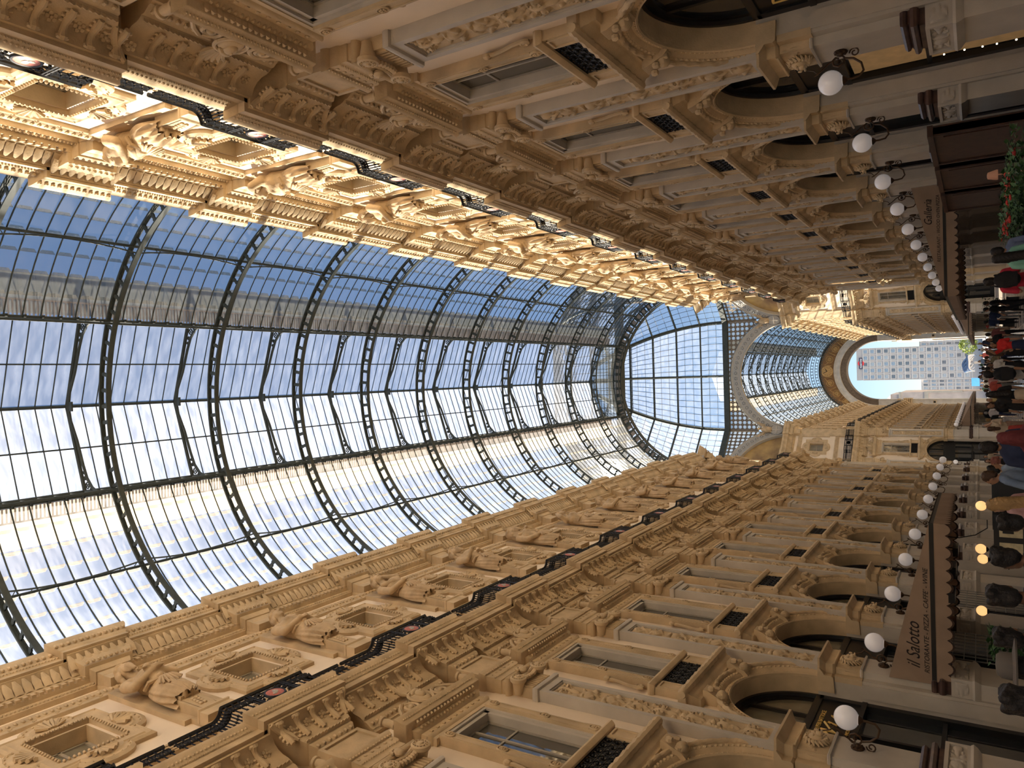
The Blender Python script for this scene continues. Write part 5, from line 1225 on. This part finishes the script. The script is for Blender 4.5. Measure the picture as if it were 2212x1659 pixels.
pg = mat('pale menu paper', (.5, .45, .3), .8, var=.15, scale=12)
for i, x in enumerate((-.24, .2)):
    b = MB(); b.box(x-.16, x+.16, -.03, -.02, .98, 1.4); ob('menu_page', b.mesh('menu_page', pg), t)
b = MB(); b.box(.12, .28, -.036, -.031, 1.14, 1.34); ob('menu_photo', b.mesh('menu_photo', DARK), t)
for i, (x, y) in enumerate(((-2.5, 20.6), (-4.45, 19.2))):
    b = MB(); b.box(-.6, .6, -.18, .18, 0, 1.5 if i == 0 else .9); b.box(-.63, .63, -.21, .21, 1.44 if i == 0 else .86, 1.5 if i == 0 else .92)
    thing('terrace_screen', ('tall' if i == 0 else 'low')+' black terrace screen beside the menu board', 'screen', b.mesh('terrace_screen', DARK), T(x, y, 0))
for i, y in enumerate((21.4, 22.6, 23.8, 25.0)):
    b = MB(); b.box(-.12, .12, -.4, .4, 2.42, 2.56); b.tube([(0, -.2, 2.56), (0, -.2, 3.3)], .015, 4); b.tube([(0, .2, 2.56), (0, .2, 3.3)], .015, 4)
    thing('patio_heater', 'black bar heater under the left awning, %s from its near end' % ORD[i], 'heater', b.mesh('patio_heater', DARK), T(-5.0+.35*(i % 2), y, -.12), 'heaters under the left awning')
b = MB()
for i in range(9): b.box(-.012, .012, i*.28-.012, i*.28+.012, .3, 2.5)
for j in range(9): b.box(-.012, .012, 0, 2.26, .35+.26*j, .37+.26*j)
for i, y in enumerate((22.6, 27.3)): thing('wire_rack', 'pale wire grid rack by the left wall, %s one' % ('nearer' if i == 0 else 'farther'), 'rack', b.mesh('wire_rack', mat('grey wire %d' % i, (.3, .3, .28), .5, .5)), T(-7.0, y, 0))
def leaf_plant(label, cat, x, y, w, l, h0, h1, n, mats, seed, pot=True, name='potted_plant', flowers=0, lf=.09):
    r = random.Random(seed); t = thing(name, label, cat, None, T(x, y, 0))
    if pot:
        b = MB(); b.box(-w*.5, w*.5, -l*.5, l*.5, 0, h0); b.box(-w*.54, w*.54, -l*.52, l*.52, h0-.08, h0); ob('planter', b.mesh('planter', DARK), t)
    b = MB()
    for i in range(n):
        c = np.array((r.uniform(-w, w)*.6, r.uniform(-l, l)*.52, h0+(h1-h0)*r.random()**.8)); a = r.uniform(0, 2*pi); e = r.uniform(-.6, .9); s_ = lf*r.uniform(.6, 1.3)
        d_ = np.array((cos(a)*cos(e), sin(a)*cos(e), sin(e))); q = np.array((-sin(a), cos(a), 0)); up = np.cross(d_, q)
        b.add([c, c+d_*s_*.5+q*s_*.4+up*s_*.1, c+d_*s_*1.1, c+d_*s_*.5-q*s_*.4+up*s_*.1, c+d_*s_*.55], [(0, 1, 4), (1, 2, 4), (2, 3, 4), (3, 0, 4)])
    o = ob('foliage', b.mesh('foliage', mats), t); o['kind'] = 'stuff'
    if flowers:
        f = MB()
        for i in range(5): a = i*2*pi/5; f.ball((.03*cos(a), .03*sin(a), 0), (.032, .032, .02), 5, 3)
        f.ball((0, 0, .012), .015, 4, 3); f = f.mesh('flower', FLOWER)
        for i in range(flowers): ob('flower', f, t, T(r.uniform(-w, w)*.6, r.uniform(-l, l)*.5, h1-.1*r.random(), r.random()*6, r.uniform(.8, 1.5)))
leaf_plant('dark planter hedge with red flowers along the right terrace, nearer box', 'planter', 3.5, 14.2, .6, 4.2, .75, 1.3, 1400, LEAF, 1, name='flower_planter', flowers=16)
leaf_plant('dark planter hedge with red flowers along the right terrace, farther box', 'planter', 3.9, 19.4, .6, 4.2, .75, 1.2, 1400, LEAF, 2, name='flower_planter', flowers=26)
leaf_plant('small leafy plant in a dark box before the left globe lamps', 'plant', -3.75, 20.5, .3, .6, .9, 1.5, 220, LEAF, 3, flowers=4)
leaf_plant('bushy green fern in a dark box by the left wire rack', 'plant', -5.4, 19.2, .5, .8, .8, 1.6, 420, LEAF, 4, lf=.13)
leaf_plant('leafy green plant in a dark box halfway down the right side', 'plant', 3.6, 44, .6, .8, .5, 1.5, 300, LEAF, 5)
leaf_plant('leafy plant with red flowers standing in the crowd on the right', 'plant', 2.9, 50, .5, .7, .5, 1.3, 260, LEAF, 6, flowers=8)
# dark wooden bar fronts on the right terrace
for i, y in enumerate((21.6, 25.2, 28.8)):
    b = MB(); b.box(-.08, .08, -1.5, 1.5, 0, 2.5); b.box(-.12, .12, -1.5, -1.4, 0, 2.6); b.box(-.12, .12, 1.4, 1.5, 0, 2.6); b.box(-.13, .13, -1.55, 1.55, 2.5, 2.62); b.box(-.1, -.08, -1.2, 1.2, 1.0, 2.3)
    thing('wood_screen', 'dark red brown wooden screen on the right terrace, %s from the camera' % ORD[i], 'screen', b.mesh('wood_screen', DWOOD), T(6.15, y, 0), 'wooden screens of the right terrace')
at_lamp = (3.9, 15.2, 1.36)
b = MB(); b.lathe([(.02, .16), (.055, .15), (.09, .02), (.085, .0), (.08, .02), (.05, .14), (0, .145)], n=16); b.tube([(0, 0, .02), (0, 0, -.6)], .012, 5)
thing('shaded_lamp', 'small orange shaded lamp standing over the right hedge', 'lamp', b.mesh('shaded_lamp', mat('orange lamp shade', (.4, .2, .13), .7, emit=((1, .5, .3), .03))), T(*at_lamp))
# ------------------------------------------------------------------ people
BLK, WHT, NAVY, GRY, RED, MINT, DEN, MAU, BEI, KHK = (.012,.012,.014), (.62,.6,.57), (.02,.03,.075), (.22,.22,.22), (.5,.03,.06), (.2,.45,.36), (.16,.23,.36), (.42,.26,.27), (.5,.42,.32), (.2,.17,.11)
STW = stripes((.6, .58, .55), (.05, .05, .05))
def at_px(px, py, d):        # where a head top seen at (px, py) stands on the floor at distance d
    v = _F*FPX+_U*(1106-px)+_R*(829.5-py); q = CAM+v*(d/v[1]); return q
def pp(label, px, py, d, rz, kind, skin, hair, top, low, extra=None):
    q = at_px(px, py, d); return person(label, q[0], d, rz, max(1.45, min(1.92, q[2])), kind, skin, hair, top, low)
B_, F_ = 0, pi                # back to the camera / facing it
PEO = [
 ('woman in a mint green top with long black hair seen from behind', 2143, 561, 15, .25, 1, 1, 0, MINT, WHT),
 ('person with short black hair in a blue patterned shirt beside the mint top', 2141, 545, 15.6, .2, 0, 1, 0, (.15,.2,.35), GRY),
 ('man in a crimson t-shirt with a black strap seen from behind', 2125, 610, 17, .15, 2, 1, 0, RED, BLK),
 ('man with a black cap and black shirt by the right planter', 2124, 656, 36, 1.2, 0, 2, 0, BLK, BLK),
 ('tall person all in black with a black coat on the right', 2124, 669, 38, 1.0, 4, 1, 0, BLK, BLK),
 ('person in a dark navy jacket with a backpack strap on the right', 2127, 683, 42, .3, 0, 0, 1, NAVY, GRY),
 ('person in a dark blue top before the red flowers', 2126, 696, 45, .2, 2, 1, 0, NAVY, BLK),
 ('woman with ginger hair in a white top walking away', 2128, 714, 47, .2, 1, 0, 2, WHT, BEI),
 ('man in a maroon t-shirt and dark trousers walking away', 2130, 723, 36, -.1, 4, 2, 0, (.16,.05,.05), BLK),
 ('woman in a black top facing the camera with a striped sleeve', 2131, 735, 34, F_, 3, 1, 0, BLK, GRY),
 ('woman in a bright red top facing the camera with one arm raised', 2142, 747, 26, F_+.2, 3, 1, 0, (.62,.03,.03), NAVY),
 ('woman with long brown hair and a dark shirt looking right', 2130, 761, 31, -1.3, 1, 1, 1, (.1,.08,.07), BLK),
 ('person in a striped black and white top in the middle of the crowd', 2128, 773, 44, .4, 0, 0, 1, STW, NAVY),
 ('bearded man in a dark shirt near the centre', 2129, 781, 40, F_, 5, 1, 0, KHK, BLK),
 ('woman in a white blouse with brown arms near the centre', 2131, 789, 33, 2.8, 3, 2, 0, WHT, BLK),
 ('man in a dark brown shirt behind the white blouse', 2127, 797, 36, .2, 0, 2, 0, (.09,.05,.03), BLK),
 ('man with black hair and a pale grey t-shirt carrying a black backpack', 2125, 808, 20, -.7, 4, 1, 0, (.42,.42,.42), BLK),
 ('person in a pink top in the distance at the centre', 2127, 824, 52, .2, 0, 0, 1, (.55,.3,.3), BLK),
 ('person in a red t-shirt walking away left of centre', 2126, 835, 42, 0, 4, 0, 1, (.5,.1,.08), GRY),
 ('man in a grey t-shirt walking away left of centre', 2125, 844, 44, 0, 0, 0, 1, (.34,.36,.4), NAVY),
 ('woman with long black hair dressed in black left of centre', 2130, 853, 23, .3, 1, 1, 0, BLK, BEI),
 ('woman in a yellow shirt facing the camera left of centre', 2131, 864, 37, F_, 3, 0, 2, (.5,.4,.18), BEI),
 ('woman with long brown hair in a black dress and white bag', 2129, 876, 26, F_-.5, 1, 1, 1, BLK, BLK),
 ('man in a white striped t-shirt and navy shorts walking away', 2126, 892, 50, 0, 4, 0, 4, (.6,.58,.6), NAVY),
 ('man in a black t-shirt and pale shorts walking away', 2129, 907, 42, .1, 0, 1, 2, BLK, (.5,.5,.52)),
 ('woman with a pale cap and beige shirt facing the camera', 2123, 919, 33, F_, 5, 0, 4, BEI, (.3,.2,.16)),
 ('woman in a red skirt and beige vest at the left', 2133, 927, 30, .3, 3, 0, 1, BEI, (.4,.06,.05)),
 ('person with a burgundy headscarf seen from behind', 2155, 946, 11, .1, 1, 2, 3, (.1,.02,.03), BLK),
 ('man in a navy t-shirt with cropped black hair seen from behind', 2116, 966, 12.5, .15, 0, 2, 0, NAVY, BLK),
 ('small child high figure in a pale top near the bright shop', 2124, 987, 55, F_, 0, 0, 1, BEI, GRY),
 ('woman with brown hair before the bright shop window', 2127, 996, 40, F_, 1, 0, 1, (.3,.12,.1), BLK),
 ('man in a light blue shirt behind the denim shirt', 2135, 1012, 18, -1.2, 5, 1, 0, (.25,.33,.45), NAVY),
 ('man in a blue denim shirt with a black strap looking left', 2121, 1030, 14.5, 1.4, 4, 1, 1, DEN, NAVY),
 ('blond woman in a mauve pink jacket seen from the side', 2132, 1091, 12.5, .9, 1, 0, 2, MAU, BLK),
 ('person in black with a white scarf by the menu board', 2160, 1128, 8.5, .4, 5, 1, 0, BLK, BLK),
 ('dark curly haired person with glasses near the left terrace', 2146, 1205, 8, .9, 5, 2, 0, (.03,.04,.05), BLK),
 ('person with a dark curly head and navy shirt with white collar', 2138, 1284, 7.2, .15, 5, 2, 0, NAVY, BLK),
 ('dark haired person in black at the left edge of the crowd', 2152, 1374, 7.6, .1, 5, 1, 0, BLK, BLK),
 ('person with grey brimmed hat by the left pilaster', 2176, 1438, 6.6, .4, 0, 1, 0, (.04,.035,.03), BLK),
 ('dark round haired head nearest to the camera on the left', 2170, 1508, 5.2, .2, 5, 2, 0, BLK, BLK)]
for q in PEO: pp(*q)
r_ = random.Random(5)
for i in range(16):                                          # the thin far crowd in the passage
    cols = (BLK, WHT, NAVY, GRY, (.4,.1,.1), BEI, DEN, (.1,.2,.15)); nmc = ('black', 'white', 'navy', 'grey', 'red', 'beige', 'blue', 'green')
    c_ = i % 8; x = -2.6+5.2*((i*7) % 16)/15+r_.uniform(-.1, .1); y = 58+i*6.5
    person('far off person in a %s top, %s into the passage' % (nmc[c_], ORD[i]), x, y, r_.choice((0, pi, .3, 2.8)), r_.uniform(1.6, 1.8), r_.choice((0, 1, 4)), r_.randrange(3), r_.randrange(3), cols[c_], cols[(c_+3) % 8])
def at3(px, py, d): q = at_px(px, py, d); return q
b = MB(); b.ball((0, 0, 0), (.16, .1, .22), 10, 7); b.box(-.13, .13, -.13, -.08, -.16, .06); b.tube([(-.1, .08, .2), (-.12, .16, .1), (-.11, .1, -.15)], .018, 5); b.tube([(.1, .08, .2), (.12, .16, .1), (.11, .1, -.15)], .018, 5); bpm = b.mesh('backpack', cloth((.014, .014, .016)))
for lab, px, py, d, dy, z in (('black backpack on the back of the crimson t-shirt man', 2125, 610, 17, -.17, 1.22), ('black backpack on the back of the pale grey t-shirt man', 2125, 808, 20, -.19, 1.22)):
    q = at3(px, py, d); thing('backpack', lab, 'bag', bpm, T(q[0], d+dy*1.35, z))
q = at3(2176, 1438, 6.6); b = MB(); b.lathe([(.2, 0), (.205, .012), (.1, .03), (.095, .1), (.07, .13), (0, .135)], n=24); thing('brimmed_hat', 'grey brimmed hat worn by the person at the left pilaster', 'hat', b.mesh('brimmed_hat', mat('grey felt', (.12, .11, .1), .8)), T(q[0], 6.6, q[2]-.06))
# ------------------------------------------------------------------ outside the far arch
def slab_building(label, x0, x1, y, h, nx, nz, wallm, framem, dep=12, sill=.0, z0=4.5):
    t = thing('office_building', label, 'building', None, T((x0+x1)/2, y, 0), 'buildings beyond the far arch'); w = (x1-x0)
    b = MB(); b.box(-w/2, w/2, 0, dep, 0, h); ob('wall', b.mesh('wall', wallm), t)
    cw, ch = w/nx, (h-z0-(3 if nz > 10 else .6))/nz
    fr = MB()
    for i in range(nx+1): fr.box(-w/2+i*cw-.16, -w/2+i*cw+.16, -.35, 0, z0, z0+nz*ch)
    for j in range(nz+1): fr.box(-w/2, w/2, -.3, 0, z0+j*ch-.22, z0+j*ch+.12)
    ob('grid_frame', fr.mesh('grid_frame', framem), t)
    wf = MB(); m_ = cw*.24; wf.box(-cw/2+m_*.7, cw/2-m_*.7, -.12, 0, ch*.3, ch*.95, 1); wf.box(-cw/2+m_, cw/2-m_, -.15, -.1, ch*.36, ch*.9, 0)
    ms = [wf.mesh('window', [mat('far glass %s%d' % (label[:6], k), c, .15, var=.2, spec=.8), framem]) for k, c in enumerate(((.32, .42, .55), (.16, .2, .26), (.45, .52, .6)))]
    rr = random.Random(len(label))
    for i in range(nx):
        for j in range(nz): ob('window', rr.choice(ms), t, T(-w/2+(i+.5)*cw, 0, z0+j*ch))
    return t
CONC = mat('pale concrete', (.55, .53, .53), .8, var=.08); WHITEC = mat('white concrete grid', (.72, .7, .69), .8, var=.05)
t = slab_building('tall pale tower with a red disc sign on its roof edge', -6, 10.2, 420, 55, 5, 15, CONC, WHITEC)
b = MB(); b.lathe([(1.45, 0), (1.45, .15), (0, .15)], (0, 0, 0), 'x', 28); ob('sign_disc', b.mesh('sign_disc', mat('red sign', (.75, .06, .06), .5, emit=((1, .05, .05), .15))), t, T(.6, -.2, 52.9, -pi/2))
b = MB(); b.box(-2.9, 2.9, -.1, .05, -.75, .75); ob('sign_bar', b.mesh('sign_bar', mat('dark blue sign bar', (.03, .03, .09), .5)), t, T(.6, -.45, 52.9))
text('lettering', 'MARTINI', 1.25, T(.6, -.6, 52.45, -pi/2), mat('white sign letters', (.9, .9, .9), .5, emit=((1, 1, 1), .2)), t, ext=.03)
slab_building('low white grid block left of the tower', -22, -6.2, 421, 26, 9, 6, CONC, WHITEC)
slab_building('low white grid block right of the tower', 10.4, 26, 421, 26.5, 9, 6, CONC, WHITEC)
PINK = mat('pinkish white marble', (.62, .54, .5), .7, var=.15, scale=.4)
t = thing('marble_pavilion', 'pinkish marble pavilion block at the left of the square', 'building', None, T(-13.6, 235, 0), 'buildings beyond the far arch')
b = MB(); b.box(-7, 7, 0, 20, 0, 20.5); b.box(-7, 6.4, .5, 19, 20.5, 23); b.add([(-7, 0, 23), (6.2, 0, 23), (5, 4, 24.3), (-7, 4, 24.3)], [(0, 1, 2, 3)]); ob('block', b.mesh('block', PINK), t)
b = MB(); b.box(-7.2, 7.2, -.4, 0, 13.6, 14.6); b.box(-7.1, 7.1, -.3, 0, 20.3, 20.9); b.box(6.8, 7.25, -.35, 5, 5.5, 14); ob('cornice', b.mesh('cornice', GREY), t)
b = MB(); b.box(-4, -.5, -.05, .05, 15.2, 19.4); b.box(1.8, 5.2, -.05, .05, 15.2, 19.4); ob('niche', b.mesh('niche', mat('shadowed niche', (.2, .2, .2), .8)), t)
t = thing('stone_building', 'sunlit stone building at the right edge of the square', 'building', None, T(14.0, 235, 0), 'buildings beyond the far arch')
b = MB(); b.box(-6, 6, 0, 20, 0, 22); ob('block', b.mesh('block', mat('sunlit stone', (.7, .55, .38), .8)), t); b = MB(); b.box(-6.3, 6, -.4, 0, 11.5, 12.4); b.box(-6.3, 6, -.4, 0, 21, 22.3); ob('cornice', b.mesh('cornice', TAN), t)
t = thing('street_tree', 'yellow green sunlit tree on the square right of the far arch', 'tree', None, T(7.4, 300, 0)); r_ = random.Random(2)
b = MB(); b.tube([(0, 0, 0), (.1, 0, 2), (0, .1, 4)], [.25, .2, .12], 6); ob('trunk', b.mesh('trunk', DWOOD), t)
b = MB()
for i in range(900):
    a, e, rr = r_.uniform(0, 2*pi), r_.uniform(-1.2, 1.5), r_.uniform(.5, 1)**.5; c = np.array((3.0*rr*cos(a)*cos(e), 2.6*rr*sin(a)*cos(e), 4.6+2.8*rr*sin(e))); q = [c+np.array((r_.uniform(-.4, .4), r_.uniform(-.4, .4), r_.uniform(-.4, .4))) for k in range(3)]
    b.add(q, [(0, 1, 2)])
o = ob('foliage', b.mesh('foliage', TREE), t); o['kind'] = 'stuff'
b = MB()
for i in range(7): a = -.2+.5*i; b.tube([(3.2*cos(x+a)*.9, .3*i, 3.4+.5*i*.3+1.6*sin(x)+.3*sin(3*x+a)) for x in np.linspace(-.5, 3.4, 22)], [.12+.5*sin(pi*k/21) for k in range(22)], 6)
b.box(-.4, .4, .3, 1.1, 0, 3)
thing('steel_sculpture', 'shiny curved steel sculpture on the square below the tower', 'sculpture', b.mesh('steel_sculpture', mat('polished steel', (.6, .6, .62), .2, 1.0, var=.05)), T(1.2, 300, 0))
b = MB(); b.box(-1.2, 1.2, -.1, .1, 1.6, 3.6); b.box(-1, -.9, -.05, .05, 0, 1.6); b.box(.9, 1, -.05, .05, 0, 1.6)
thing('poster_screen', 'bright blue poster screen on the square', 'screen', b.mesh('poster_screen', mat('blue screen', (.1, .35, .75), .4, emit=((.1, .4, 1), .4))), T(-4.6, 260, 0))
